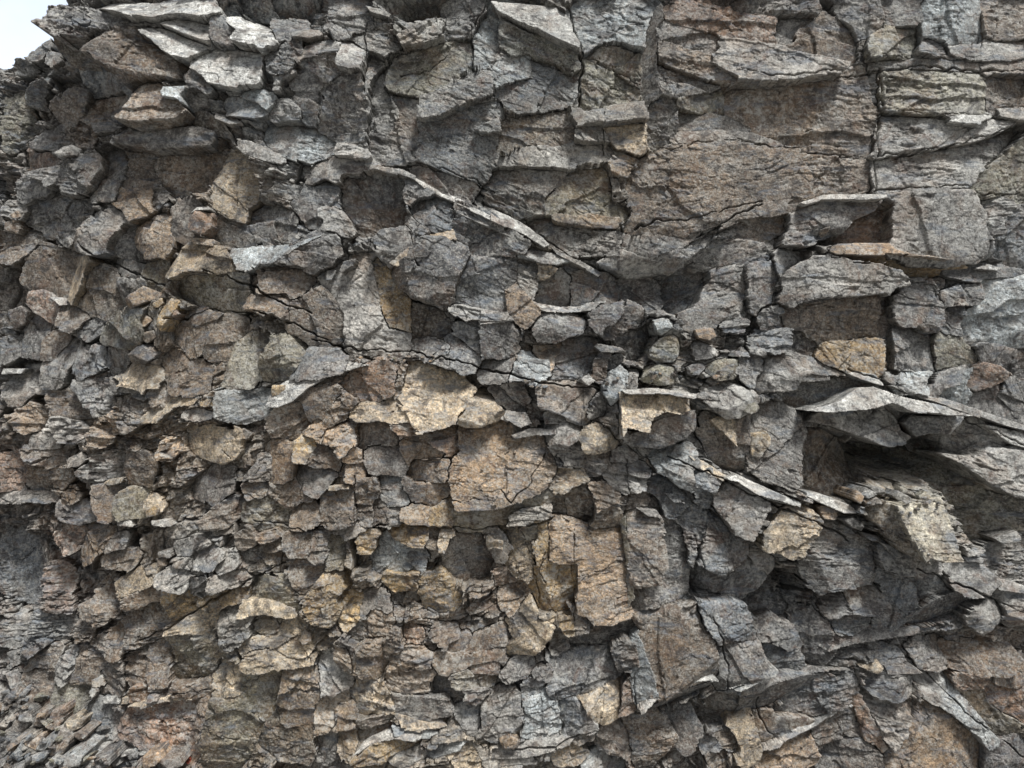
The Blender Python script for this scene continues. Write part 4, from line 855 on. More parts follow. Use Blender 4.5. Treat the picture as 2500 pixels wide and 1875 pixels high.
B 25 0 .1 b|192,141 225,131 225,160 196,160
B 20 0 0 g|138,63 157,63 159,72 150,81 141,75
B 20 .2 0 b|111,66 120,66 125,72 118,78 111,74
B 15 0 0 n|150,132 172,132 168,148 150,150
B 25 0 .1 g|70,143 88,138 100,140 108,152 100,160 72,160
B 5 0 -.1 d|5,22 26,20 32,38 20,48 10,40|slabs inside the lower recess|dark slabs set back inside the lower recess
B 25 0 0 g|15,44 30,40 45,52 50,62 38,66 22,58
B 20 0 0 b|20,62 34,66 48,72 52,80 28,82 22,75
T30
L 70 0 .2 g|8,128 12,113 18,115 22,125 20,130 10,133|largest scree stone|largest grey upright stone in the scree at the bottom left
L 75 0 .2 n|25,125 28,115 34,115 33,127 27,129
L 90 .1 .3 g|-4,152 -4,134 8,136 10,140 4,148
L 75 .1 .1 r|35,128 37,116 48,112 48,120 40,132
L 85 0 .3 T|46,126 50,122 62,123 60,128 47,129|yellow scree slab|yellowish flat stone lying on the scree
L 80 0 .3 l|38,130 55,128 55,132 42,135
L 80 0 .2 n|54,134 60,130 68,132 65,137 55,137
L 95 0 .3 t|17,140 29,135 28,144
L 95 0 .3 b|8,152 14,138 20,150
L 98 .1 .3 B|26,145 34,135 38,140 30,148
L 95 0 .3 n|36,145 42,139 50,138 48,148 38,150
L 100 0 .3 l|18,152 30,148 36,147 33,153 20,156
L 60 0 .2 d|2,106 10,96 13,100 6,112
L 60 0 .2 d|10,108 18,96 20,100 14,112
L 40 0 .2 g|0,72 8,70 14,78 6,84
L 45 0 .2 l|0,88 10,84 20,96 10,98
L 95 0 .3 B|44,152 52,147 62,150 60,158 46,158
L 95 0 .3 l|34,156 40,150 44,156 38,160
L 90 0 .3 g|70,152 82,148 84,156 74,160
L 90 0 .3 t|108,152 120,148 125,154 112,158
L 90 0 .3 g|122,154 135,152 140,158 124,160'''
CRACKS = '''26 2.6|2148,165 2150,230 2145,290 2140,330 2133,390 2126,480
20 2|1800,180 1860,200 1920,205 1990,190 2080,185 2120,178 2180,170 2240,163 2300,170 2400,178 2500,180
14 1.4|2140,145 2190,143 2230,145 2300,142 2340,148
18 1.8|1800,340 1880,362 1960,368 2060,380 2130,388 2200,375 2290,368 2350,350 2450,320 2500,300
20 2.2|2110,470 2170,465 2280,462 2350,455 2400,475 2460,478 2500,470
12 1.3|2195,275 2260,284 2330,284 2400,285
26 3|1388,0 1400,60 1412,110 1422,160 1420,210 1418,260
10 1.2|1060,0 1085,25 1086,95
12 1.4|1150,60 1150,90 1152,160
14 1.4|1186,0 1178,30 1160,65
18 2|1020,640 1030,655
14 1.6|1090,130 1050,170 980,185
12 1.3|1430,137 1480,160 1540,195 1565,208
14 1.5|1280,130 1340,155 1400,180
14 1.6|1470,260 1470,330 1472,380
22 2|892,250 892,160 892,60
14 1.6|970,130 1025,120 1080,100 1160,90
24 2.5|1180,490 1250,525 1320,570 1400,630 1450,650 1520,670
14 1.4|1000,400 1090,420 1160,440 1210,470
20 2|1700,580 1740,560 1790,530 1850,505
16 1.5|1630,370 1700,350 1780,345 1850,350
18 2|1550,560 1600,540 1650,542 1700,535 1780,510 1850,497
22 2.4|500,660 600,690 700,745 760,760
24 2.4|760,830 860,850 1000,860 1100,880 1180,900 1300,930 1400,945 1470,950
22 2.4|400,780 500,750 620,760 720,790 800,830
20 2|130,575 200,620 300,660 380,690
22 2.2|620,1270 760,1290 880,1290 960,1275 1050,1280 1160,1288 1250,1285 1350,1262
22 2|0,1215 60,1218 130,1215
24 2.4|300,1590 400,1545 480,1490 560,1440 620,1410 700,1370
18 1.8|300,1708 400,1705 470,1700 520,1690
14 1.5|180,1010 240,1030 330,1050
24 2.4|2060,900 2150,940 2250,990 2350,1020 2440,1065 2500,1100
22 2.2|1620,1110 1700,1140 1800,1190 1900,1235 2000,1280 2060,1310
20 2|2200,1370 2300,1410 2400,1450 2500,1500
22 2|1850,1180 1900,1200 1960,1230
20 2|1250,1810 1350,1800 1440,1765 1560,1730 1620,1700 1700,1680 1790,1640
16 1.6|1720,1480 1745,1540 1755,1600 1760,1650
14 1.4|1540,1630 1545,1700 1550,1735
18 2|2260,1640 2330,1720 2400,1770 2500,1850
12 1.2|1270,1290 1300,1350 1310,1420 1320,1470
12 1.2|1400,1290 1395,1380 1405,1440 1400,1500
12 1.2|1330,1420 1320,1390 1328,1340
16 1.6|1690,1300 1700,1380 1690,1440
14 1.4|1225,1190 1250,1220 1290,1180 1330,1100
12 1.2|1100,1210 1130,1215 1180,1210
16 1.5|870,1160 870,1230 875,1280
14 1.4|1525,1120 1527,1200 1522,1290
8 1|2200,900 2160,960 2120,1010
14 1.6|2150,720 2150,900
12 1.3|2400,480 2405,560 2402,640
14 1.4|740,1180 735,1240
10 1.1|540,1100 575,1130 570,1180
16 1.6|250,930 252,1000 240,1060
14 1.4|185,1000 187,950 190,900
12 1.2|720,1540 760,1600 770,1640
12 1.2|858,1560 868,1620 870,1660
14 1.5|1885,1790 1850,1740 1840,1690
10 1.1|2370,1750 2390,1800 2400,1850'''
def P_(s): return [tuple(float(q) for q in p.split(',')) for p in s.split()]
CR = [l.split('|')[0].split()+[l.split('|')[1]] for l in CRACKS.strip().split('\n')]
CUT = np.zeros_like(BASE)
wu = U + 2.2*n1*2; wv = V + 2.2*fbm(U/19, V/19, 131, 2)*2
for dep, wd, pts in CR:
    dep = float(dep); wd = float(wd); pts = P_(pts)
    pts = [(1250+(x-1250)*(D-8)/D, 937+(y-937)*(D-8)/D) for x, y in pts]
    xs = [p[0] for p in pts]; ys = [p[1] for p in pts]
    i0, i1 = np.searchsorted(UX, [min(xs)-25, max(xs)+25]); j0, j1 = np.searchsorted(VX, [min(ys)-25, max(ys)+25])
    sl = (slice(j0, j1), slice(i0, i1))
    d = seg_dist(wu[sl], wv[sl], pts); ww = wd*(.7+.5*n2[sl])
    CUT[sl] = np.maximum(CUT[sl], dep*np.clip(1.4-d/ww, 0, 1))
BASE -= CUT

# the skyline at the upper left
SKU = [-900, -300, -190, -150, -104, -40, -27, -13, 2, 16, 24, 20, -5, 14, 30, 44, 52, 60]
sil_pts = [(0, 113), (48, 110), (60, 95), (85, 78), (98, 80), (112, 83), (118, 75), (108, 66), (75, 53), (88, 35), (102, 22), (105, 0), (110, -60), (120, -200)]
def to_plane(p, h): return (1250+(p[0]-1250)*(D-h)/D, 937.5+(p[1]-937.5)*(D-h)/D)
SIL = [to_plane(p, float(macro(p[0], p[1]))+(10 if i < 6 else 40)) for i, p in enumerate(sil_pts)]
polyS = [(-1500, SIL[0][1]+30), (-400, SIL[0][1]+8)] + SIL + [(SIL[-1][0]+20, -1500), (-1500, -1500)]
def sdf(u, v, pts):
    """signed distance to a polygon, positive inside, and the side it is nearest to"""
    d = np.full(u.shape, 1e9, np.float32); ins = np.zeros(u.shape, bool); up_ = np.zeros(u.shape, np.float32)
    n = len(pts); area = sum(pts[i][0]*pts[(i+1) % n][1]-pts[(i+1) % n][0]*pts[i][1] for i in range(n)); sg = 1 if area > 0 else -1
    for i in range(n):
        (x0, y0), (x1, y1) = pts[i], pts[(i+1) % n]
        ex, ey = x1-x0, y1-y0; L = ex*ex+ey*ey+1e-6
        t = np.clip(((u-x0)*ex+(v-y0)*ey)/L, 0, 1); q = np.hypot(u-x0-t*ex, v-y0-t*ey)
        m = q < d; d = np.where(m, q, d); up_ = np.where(m, -sg*ex/math.sqrt(L)*-1, up_)
        c = ((y0 > v) != (y1 > v))
        if ey != 0: ins ^= c & (u < ex*(v-y0)/ey+x0)
    return np.where(ins, d, -d), up_
js, je = 0, np.searchsorted(VX, 260); ie = np.searchsorted(UX, 330)
ss, _ = sdf(U[js:je, :ie]+6*(R2[js:je, :ie]-.5)+3*n1[js:je, :ie], V[js:je, :ie]+8*(R2[js:je, :ie]-.5)+4*n1[js:je, :ie], polyS)
SKY = np.zeros(U.shape, bool); SKY[js:je, :ie] = ss > 0
BASE[js:je, :ie] -= 90*np.exp(-np.clip(-ss, 0, 200)/14)

# ---------------- materials ----------------
def rock_material(name, bump=1.0, light=1.0):
    m = bpy.data.materials.new(name); m.use_nodes = True
    t = m.node_tree; N = t.nodes; K = t.links.new; N.clear()
    out = N.new('ShaderNodeOutputMaterial'); bs = N.new('ShaderNodeBsdfPrincipled'); K(bs.outputs[0], out.inputs[0])
    geo_ = N.new('ShaderNodeNewGeometry'); at = N.new('ShaderNodeVertexColor'); at.layer_name = 'stone'
    # the alpha of the stone attribute is a number of each rock's own: it shifts and scales the grain
    vs = N.new('ShaderNodeMath'); vs.operation = 'MULTIPLY_ADD'; K(at.outputs['Alpha'], vs.inputs[0]); vs.inputs[1].default_value = 1.1; vs.inputs[2].default_value = .6
    vv = N.new('ShaderNodeVectorMath'); vv.operation = 'SCALE'; K(geo_.outputs['Position'], vv.inputs[0]); K(vs.outputs[0], vv.inputs['Scale'])
    class G_: outputs = {'Position': vv.outputs[0], 'Pointiness': geo_.outputs['Pointiness']}
    geo = G_
    def noise(scale, det, rough, src=None, dist=0):
        n = N.new('ShaderNodeTexNoise'); n.inputs['Scale'].default_value = scale; n.inputs['Detail'].default_value = det
        n.inputs['Roughness'].default_value = rough; n.inputs['Distortion'].default_value = dist
        K(src or geo.outputs['Position'], n.inputs['Vector']); return n.outputs['Fac']
    def ramp(src, a, b, lo=0, hi=1):
        r = N.new('ShaderNodeMapRange'); K(src, r.inputs[0]); r.inputs[1].default_value = a; r.inputs[2].default_value = b
        r.inputs[3].default_value = lo; r.inputs[4].default_value = hi; return r.outputs[0]
    def mix(kind, f, a, b):
        x = N.new('ShaderNodeMix'); x.data_type = 'RGBA'; x.blend_type = kind
        for sock, v in ((0, f), (6, a), (7, b)):
            if hasattr(v, 'links'): K(v, x.inputs[sock])
            elif sock == 0: x.inputs[0].default_value = v
            else: x.inputs[sock].default_value = (*v, 1)
        return x.outputs[2]
    def mul(a, b):
        x = N.new('ShaderNodeMath'); x.operation = 'MULTIPLY'
        K(a, x.inputs[0]); (K(b, x.inputs[1]) if hasattr(b, 'links') else setattr(x.inputs[1], 'default_value', b)); return x.outputs[0]
    mp = N.new('ShaderNodeMapping'); mp.inputs['Rotation'].default_value = (0, radians(25), 0); mp.inputs['Scale'].default_value = (1, 1, 3.2)
    K(geo.outputs['Position'], mp.inputs[0])
    big = noise(2.3, 5, .6); mid = noise(11, 8, .72, None, .3); fine = noise(55, 6, .75); grain = noise(170, 3, .7); streak = noise(14, 6, .7, mp.outputs[0], .8)
    col = at.outputs['Color']
    gm = mul(ramp(mid, .36, .64, .5, 1.6), ramp(fine, .37, .63, .42, 1.68)); gm = mul(gm, ramp(grain, .36, .64, .6, 1.42)); gm = mul(gm, ramp(streak, .36, .64, .84, 1.18)); gm = mul(gm, ramp(big, .38, .62, .8, 1.2))
    gm = mul(gm, light)
    cc = N.new('ShaderNodeCombineColor')
    for i in range(3): K(gm, cc.inputs[i])
    col = mix('MULTIPLY', 1.0, col, cc.outputs[0])
    # iron stain
    st = mul(ramp(noise(3.1, 6, .65, None, .6), .50, .62), ramp(fine, .35, .6, .25, 1)); col = mix('MIX', mul(st, .42), col, (.30, .185, .095))
    st2 = mul(ramp(noise(6.3, 6, .7, None, 1.2), .54, .64), .6); col = mix('MIX', st2, col, (.14, .085, .06))
    # pale mineral bloom and lichen flecks
    bl = mul(ramp(noise(5.2, 9, .78, None, .5), .51, .62), ramp(fine, .42, .56)); col = mix('MIX', mul(bl, .7), col, (.45, .46, .44))
    fl = mul(ramp(noise(40, 8, .82, None, .4), .51, .57), ramp(big, .4, .6, .35, 1)); col = mix('MIX', mul(fl, .78), col, (.58, .57, .52))
    bb = mul(ramp(noise(4.1, 6, .7, mp.outputs[0], .3), .53, .65), .55); col = mix('MIX', bb, col, (.16, .20, .25))
    dk = mul(ramp(noise(8.3, 8, .75, None, .9), .52, .6), .7); col = mix('MIX', dk, col, (.055, .052, .052))
    # thin veins
    for sc_, wdt, cl_, f_ in ((6.0, .020, (.60, .59, .55), .7), (13.0, .016, (.045, .042, .04), .35)):
        v = N.new('ShaderNodeTexVoronoi'); v.feature = 'DISTANCE_TO_EDGE'; v.inputs['Scale'].default_value = sc_
        wv_ = N.new('ShaderNodeVectorMath'); wv_.operation = 'MULTIPLY_ADD'
        nn = N.new('ShaderNodeTexNoise'); nn.inputs['Scale'].default_value = 5; nn.inputs['Detail'].default_value = 5; K(mp.outputs[0], nn.inputs[0])
        K(nn.outputs['Color'], wv_.inputs[0]); wv_.inputs[1].default_value = (.8, .8, .8); K(mp.outputs[0], wv_.inputs[2]); K(wv_.outputs[0], v.inputs['Vector'])
        f = mul(ramp(v.outputs['Distance'], 0, wdt, 1, 0), ramp(noise(7+sc_, 3, .5), .46, .54)); col = mix('MIX', mul(f, f_), col, cl_)
    # edge highlights put into the colour: convex arrises painted paler
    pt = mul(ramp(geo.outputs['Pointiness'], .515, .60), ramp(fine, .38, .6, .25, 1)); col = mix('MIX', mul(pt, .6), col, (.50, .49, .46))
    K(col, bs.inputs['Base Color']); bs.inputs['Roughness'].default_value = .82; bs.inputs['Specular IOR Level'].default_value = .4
    K(ramp(mid, .36, .64, .48, .85), bs.inputs['Roughness'])
    b1 = N.new('ShaderNodeBump'); b1.inputs['Strength'].default_value = .75*bump; b1.inputs['Distance'].default_value = .012; K(mid, b1.inputs['Height'])
    b2 = N.new('ShaderNodeBump'); b2.inputs['Strength'].default_value = 1.0*bump; b2.inputs['Distance'].default_value = .008; K(fine, b2.inputs['Height']); K(b1.outputs[0], b2.inputs['Normal'])
    b3 = N.new('ShaderNodeBump'); b3.inputs['Strength'].default_value = .35*bump; b3.inputs['Distance'].default_value = .005; K(streak, b3.inputs['Height']); K(b2.outputs[0], b3.inputs['Normal'])
    b4 = N.new('ShaderNodeBump'); b4.inputs['Strength'].default_value = .7*bump; b4.inputs['Distance'].default_value = .003; K(grain, b4.inputs['Height']); K(b3.outputs[0], b4.inputs['Normal'])
    K(b4.outputs[0], bs.inputs['Normal'])
    return m
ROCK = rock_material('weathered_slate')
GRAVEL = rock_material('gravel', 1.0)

# ---------------- mesh building ----------------
def mesh_np(name, co_, quads, col, mat, origin=None, alpha=None):
    me = bpy.data.meshes.new(name); n = len(co_); co_ = co_.astype(np.float32)
    if origin is not None: co_ = co_-np.array(origin, np.float32)
    me.vertices.add(n); me.vertices.foreach_set('co', co_.ravel())
    q = quads.ravel().astype(np.int32); me.loops.add(len(q)); me.loops.foreach_set('vertex_index', q)
    k = quads.shape[1]; me.polygons.add(len(quads)); me.polygons.foreach_set('loop_start', np.arange(0, len(q), k, dtype=np.int32))
    me.update(calc_edges=True)
    ca = me.color_attributes.new('stone', 'FLOAT_COLOR', 'POINT')
    c4 = np.ones((n, 4), np.float32); c4[:, :3] = col; c4[:, 3] = .5 if alpha is None else alpha; ca.data.foreach_set('color', c4.ravel())
    me.materials.append(mat)
    o = bpy.data.objects.new(name, me); C.objects.link(o)
    if origin is not None: o.location = origin
    return o
def world(u, v, h): return np.stack([(u-1250)*S, -h*S, ZC-(v-937.5)*S], -1)

# ---------------- the traced rocks ----------------
NAMES = dict(B='rock_block', S='rock_slab', O='boulder', L='loose_stone', F='rock_flake', C='rock_crag')
CATS = dict(B='rock block', S='rock slab', O='boulder', L='stone', F='rock flake', C='rock crag')
CNAME = dict(g='grey', d='dark grey', b='blue grey', B='pale bluish', w='whitish', l='light grey', n='brown', N='dark brown', r='reddish brown', t='tan', T='cream', y='ochre', W='cream white', o='olive grey')
recs = []; x0 = y0 = 0
for ln in BLOCKS.strip().split('\n'):
    if ln[0] == 'T' and '|' not in ln:
        x0 = int(ln[2])*600; y0 = (0, 450, 900, 1375)[int(ln[1])]; continue
    f = ln.split('|'); k, h, gx, gy, c = f[0].split()
    pts = [(x0+a*3.165, y0+b*3.165) for a, b in P_(f[1])]
    recs.append(dict(k=k, h=float(h), gx=float(gx), gy=float(gy), c=c, pts=pts, nick=f[2] if len(f) > 2 else None, label=f[3] if len(f) > 3 else None))
rng = np.random.RandomState(5)
parent = None
for r in recs:
    if r['k'] == 'P': r['par'] = parent
    else: parent = r
kids = {id(r['par']) for r in recs if r['k'] == 'P'}
# the rock between the traced pieces stands about as far out as they do
HBpts = []
for r in recs:
    if abs(r['gy']) > 1 : continue
    a_ = [p[0] for p in r['pts']]; b_ = [p[1] for p in r['pts']]; mx, my = sum(a_)/len(a_), sum(b_)/len(b_)
    f = (D-float(macro(mx, my))-r['h'])/D; HBpts.append((1250+(mx-1250)*f, 937.5+(my-937.5)*f, r['h']))
HBF = up(wfield(HBpts, GU, GV, 2, 30))[..., 0]
BASE = BASE + .85*HBF - 7
sock = np.full(BASE.shape, 1e9, np.float32)
built = []
BS = np.full(BASE.shape, -1e9, np.float32); BS2 = BS.copy(); BID = np.full(BASE.shape, -1, np.int32)
for n_, r in enumerate(recs):
    pts = r['pts']; cx = sum(p[0] for p in pts)/len(pts); cy = sum(p[1] for p in pts)/len(pts)
    if r['gy'] > .75: r['gy'] = .75+.3*(r['gy']-.75); r['h'] -= 4
    hm = float(macro(cx, cy)); f = (D-hm-r['h'])/D
    r['cx'], r['cy'], r['hm'], r['id'] = cx, cy, hm, n_
    pp = [(1250+(x-1250)*f, 937.5+(y-937.5)*f) for x, y in pts]
    xs = [p[0] for p in pp]; ys = [p[1] for p in pp]
    ex, ey = (max(xs)-min(xs))/2, (max(ys)-min(ys))/2; r['area'] = ex*ey*4; sz = min(ex, ey)
    r['E'] = 0 if r['k'] in 'LP' else 4 if r['k'] in 'FC' or (cx < 200 and cy < 260) else 16 if cx < 720 and cy < 330 and r['k'] == 'S' else 4 if abs(r['gy']) > .45 else 26 if sz > 22 else 15
    mg = 10+r['E']
    i0, i1 = np.searchsorted(UX, [min(xs)-mg, max(xs)+mg]); j0, j1 = np.searchsorted(VX, [min(ys)-mg, max(ys)+mg])
    i0 = max(i0, 1); j0 = max(j0, 1); i1 = min(i1, NU-1); j1 = min(j1, NV-1)
    if i1-i0 < 6 or j1-j0 < 6: continue
    sl = (slice(j0, j1), slice(i0, i1)); u = U[sl]; v = V[sl]
    ja = min(1.0, sz/28)*(.25 if r['h'] > 88 else .5 if r['h'] > 45 else .62)*(.5 if abs(r['gy']) > .6 else 1)
    du = ja*(8*(R2[sl]-.5)+5*(R3[sl]-.5)+2.5*n1[sl]); dv = ja*(8*(R1[sl]-.5)+5*(R2[sl]-.5)+2*n2[sl])
    d, _ = sdf(u+du, v+dv, pp)
    r.update(sl=sl, d=d, box=(min(xs), max(xs), min(ys), max(ys)), live=True)
    if r['E'] > 5:
        b_ = BS[sl]; b2 = BS2[sl]; m = d > b_; BS2[sl] = np.where(m, b_, np.maximum(b2, d)); BID[sl] = np.where(m, n_, BID[sl]); BS[sl] = np.where(m, d, b_)
# colours spread softly over neighbouring rocks: stains do not stop at joints
CP = [(1250+(r['cx']-1250)*(D-r['h']-r['hm'])/D, 937.5+(r['cy']-937.5)*(D-r['h']-r['hm'])/D)+PAL[r['c']] for r in recs if r['k'] in 'BSO' and r['gy'] < .5]
CF = .35*CF+.65*up(wfield(CP, GU, GV, 1.6, 45))
BCOL = CF*CJIT[..., None]
for r in recs:
    if not r.get('live'): continue
    sl, d, hm = r['sl'], r['d'], r['hm']; u = U[sl]; v = V[sl]
    xa, xb, ya, yb = r['box']; ux, uy, ex, ey = (xa+xb)/2, (ya+yb)/2, (xb-xa)/2, (yb-ya)/2; k = r['k']; sz = min(ex, ey)
    gap = -2.0 + 1.4*(R1[sl] > .5)
    ins = d > gap
    if r['E'] > 5:
        mine = BID[sl] == r['id']; dd = BS[sl]-BS2[sl]; cw = (1.5*n2[sl]+1.1*(R1[sl] > .74)-.25) if sz > 24 else -1+0*n2[sl]
        reach = d > -r['E']*(.7+.4*R2[sl]); closed = cw < .2
        ins = (d > 1.5) | (mine & reach & (closed | (dd > cw))) | (closed & reach & (BS[sl]-d < 3.2)) if r['h'] < 90 else ins
        d = np.where(mine, np.maximum(d, np.minimum(dd*.5, 12)), d); gap = 0*gap
    flat = {'S': .55, 'F': .35, 'B': .85, 'O': 1.15, 'L': 1.1, 'C': 1.0, 'P': .6}[k]
    gy, gx = r['gy'], r['gx']
    if k in 'BO' and max(abs(gx), abs(gy)) < .3:      # joints let each block lean its own way
        q_ = 1 if sz < 30 else .55 if sz < 60 else .22
        gx += rng.uniform(-.5, .5)*q_; gy += rng.uniform(-.35, .5)*q_
    mm_ = d > 0; vc = uy
    if abs(gy) > .25 and mm_.sum() > 30:      # the slope runs across the slab, not along it
        cu, cv = u[mm_].mean(), v[mm_].mean(); s_ = float(np.clip(((u[mm_]-cu)*(v[mm_]-cv)).sum()/(((u[mm_]-cu)**2).sum()+1), -1, 1)); vc = cv+s_*(u-cu)
    steep = abs(gy) > .45 or abs(gx) > .45
    hh = r['h'] + hm + .4*(macro(u, v)-hm)*(.3 if steep else 1)*(r['h'] < 58) + gx*(u-ux) + gy*(v-vc)
    if k == 'S' and gy > .45 and r['h'] < 70: hh = macro(u, v) + .9*HBF[sl] + 5 + .8*gy*(v-vc)      # ledges are rooted in the beds around them
    small = k == 'B' and sz < 24 and r['h'] < 70
    if not steep: hh = hh + (v-uy)*.02
    # broken corners: a few slanting planes cut the front
    low = r['h'] < 56 and k in 'BS'; nc = 0 if steep and k in 'SP' or small else 1 if id(r) in kids or k == 'P' else 2 if low else int(2+flat*3)
    top = hh.copy()
    for _ in range(nc):
        th = rng.uniform(0, 2*math.pi); sp = rng.uniform(.25, 1.0)*flat*(1.35 if r['h'] > 45 and k != 'S' else .5); fr = rng.uniform(.2, .8) if sz < 38 else rng.uniform(.45, .95)
        nx_, ny_ = math.cos(th), math.sin(th); ext = abs(nx_)*ex+abs(ny_)*ey
        if ny_ < 0: sp *= 1.25
        top = np.minimum(top, hh - sp*np.maximum(0, (u-ux)*nx_+(v-uy)*ny_ - ext*fr + 1.5*n1[sl]))
    if sz > 34 and not steep:                          # a step or two where a plate has come off
        for _ in range(2):
            th = rng.uniform(0, 2*math.pi); c0 = rng.uniform(-.5, .5)
            q = ((u-ux)*math.cos(th)/ex+(v-uy)*math.sin(th)/ey) - c0 + .12*n2[sl]+.1*(R2[sl]-.5)
            top = top - (3+rng.uniform(0, 6))*(q > 0)
    bw = (3+.13*sz)*(.3+1.3*R2[sl]); bt = np.clip(1-(d-gap)/bw, 0, 1)
    upf = np.clip((uy-v)/ey, 0, 1)
    top = top - bt*(1+.13*sz)*(.2+1.1*upf)*(.35 if k in 'SF' else .2 if small else .45 if low else 1)*(.3 if steep else 1)
    rough = {'S': .6, 'F': .5, 'B': .75, 'O': .9, 'L': .6, 'C': 1.4, 'P': .65}[k]*min(.85, .3+sz/60)
    if steep: rough *= .6
    if r['h'] > 88: rough *= .62
    top = top + rough*(DT[sl]*.85 + .8*n1[sl]) + rough*(.4*CH[sl]*H1[sl] if sz > 25 else 0) + (GR[sl]*.25*CH[sl]+CE[sl]*.5)*(sz > 30)
    if small: top = top + .8*JAG[sl] + .55*H1[sl]
    elif low and not steep: top = top + .3*JAG[sl]*CH[sl]
    top = top - CUT[sl]*(sz > 12)
    jit = rng.uniform(.74, 1.26) if sz > 24 else rng.uniform(.86, 1.16)
    base = np.array(PAL[r['c']])*jit
    near = CF[sl]*(CJIT[sl][..., None])
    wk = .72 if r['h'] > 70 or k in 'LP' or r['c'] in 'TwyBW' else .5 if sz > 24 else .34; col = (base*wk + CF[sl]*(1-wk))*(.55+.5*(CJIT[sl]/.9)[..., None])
    r.update(sl=sl, ins=ins, top=top.astype(np.float32), col=col.astype(np.float32), ok=True, hz=r['h']+hm)
    m = top < sock[sl]
    # cell mask: quads with all four corners inside
    q = ins[:-1, :-1] & ins[1:, :-1] & ins[:-1, 1:] & ins[1:, 1:]
    sky_ = SKY[sl]
    r['q'] = q
    vm = np.zeros(u.shape, bool); vm[:-1, :-1] |= q; vm[1:, :-1] |= q; vm[:-1, 1:] |= q; vm[1:, 1:] |= q
    r['vm'] = vm
    if not vm.any(): r['ok'] = False; continue
    if hm+r['h'] > -400:
        s_ = sock[sl]; s_[vm] = np.minimum(s_[vm], top[vm]-26)
        SKY[sl] &= ~vm
recs = [r for r in recs if r.get('ok')]
# the cliff sheet lies behind every rock as its socket
B2 = np.minimum(BASE, sock)
qs = ~(SKY[:-1, :-1] | SKY[1:, :-1] | SKY[:-1, 1:] | SKY[1:, 1:])
idx = np.arange(NV*NU).reshape(NV, NU)
Q = np.stack([idx[:-1, :-1], idx[1:, :-1], idx[1:, 1:], idx[:-1, 1:]], -1)[qs]
used = np.zeros(NV*NU, bool); used[Q.ravel()] = True; ren = np.cumsum(used)-1
cl = mesh_np('cliff', world(U, V, B2).reshape(-1, 3)[used], ren[Q], BCOL.reshape(-1, 3)[used], ROCK, None, R0.reshape(-1)[used]); cl['kind'] = 'structure'

def block_arrays(r):
    sl, vm, q, top = r['sl'], r['vm'], r['q'], r['top']
    n = int(vm.sum()); lid = np.full(vm.shape, -1, np.int64); lid[vm] = np.arange(n)
    u, v = U[sl], V[sl]; P = world(u, v, top)[vm]
    qq = np.stack([lid[:-1, :-1], lid[1:, :-1], lid[1:, 1:], lid[:-1, 1:]], -1)[q]
    # boundary edges of the cell mask
    e = []
    qp = np.pad(q, 1)
    a = qp[1:-1, 1:-1]
    L_, R_, T_, B_ = a & ~qp[1:-1, :-2], a & ~qp[1:-1, 2:], a & ~qp[:-2, 1:-1], a & ~qp[2:, 1:-1]
    for m_, (pa, pb) in ((L_, ((0, 0), (1, 0))), (R_, ((1, 1), (0, 1))), (T_, ((0, 1), (0, 0))), (B_, ((1, 0), (1, 1)))):
        jj, ii = np.nonzero(m_); e.append(np.stack([lid[jj+pa[0], ii+pa[1]], lid[jj+pb[0], ii+pb[1]]], -1))
    e = np.concatenate(e); bv = np.unique(e); mp_ = np.full(n, -1, np.int64); mp_[bv] = n+np.arange(len(bv))
    back = P[bv].copy(); cen = P.mean(0); lo = float(top[vm].min())
    back[:, 1] = -(min(lo, float(np.percentile(B2[sl][vm], 5)))-22)*S
    back[:, 0] = cen[0]+(back[:, 0]-cen[0])*.965; back[:, 2] = cen[2]+(back[:, 2]-cen[2])*.965
    F_ = P[bv]; nb = len(bv); rings = []
    for fr in (.12, .3, .55):
        jn = .5+.5*vnoise(F_[:, 0]*26+fr*40, F_[:, 2]*26, 401); w_ = fr+.06*(vnoise(F_[:, 0]*40, F_[:, 2]*40+fr*30, 402)); X = F_+(back-F_)*w_[:, None]
        sh = 1-(.15+jn)*1.8*S/(.5*max(np.ptp(P[:, 0]), np.ptp(P[:, 2]))+1e-6)
        X[:, 0] = cen[0]+(X[:, 0]-cen[0])*sh; X[:, 2] = cen[2]+(X[:, 2]-cen[2])*sh; rings.append(X)
    rings.append(back); loc = np.full(n, -1, np.int64); loc[bv] = np.arange(nb); E_ = loc[e]; sk = []
    for k_ in range(4):
        a0 = e if k_ == 0 else n+(k_-1)*nb+E_; b0 = n+k_*nb+E_
        sk.append(np.stack([a0[:, 1], a0[:, 0], b0[:, 0], b0[:, 1]], -1))
    sk = np.concatenate(sk); mp_[bv] = n+3*nb+np.arange(nb); back = np.concatenate(rings)
    cap = len(P)+len(back); hub = rings[-1].mean(0, keepdims=True)
    tri = np.stack([mp_[e[:, 0]], mp_[e[:, 1]], np.full(len(e), cap)], -1)
    cb = r['col'][vm]; cc = np.concatenate([cb]+[cb[bv]]*4+[cb.mean(0, keepdims=True)])
    PP = np.concatenate([P, back, hub]); 
    tq = np.concatenate([tri, tri[:, :1]], -1)      # degenerate-free: written as triangles below
    return PP, np.concatenate([qq, sk]), tri, cc
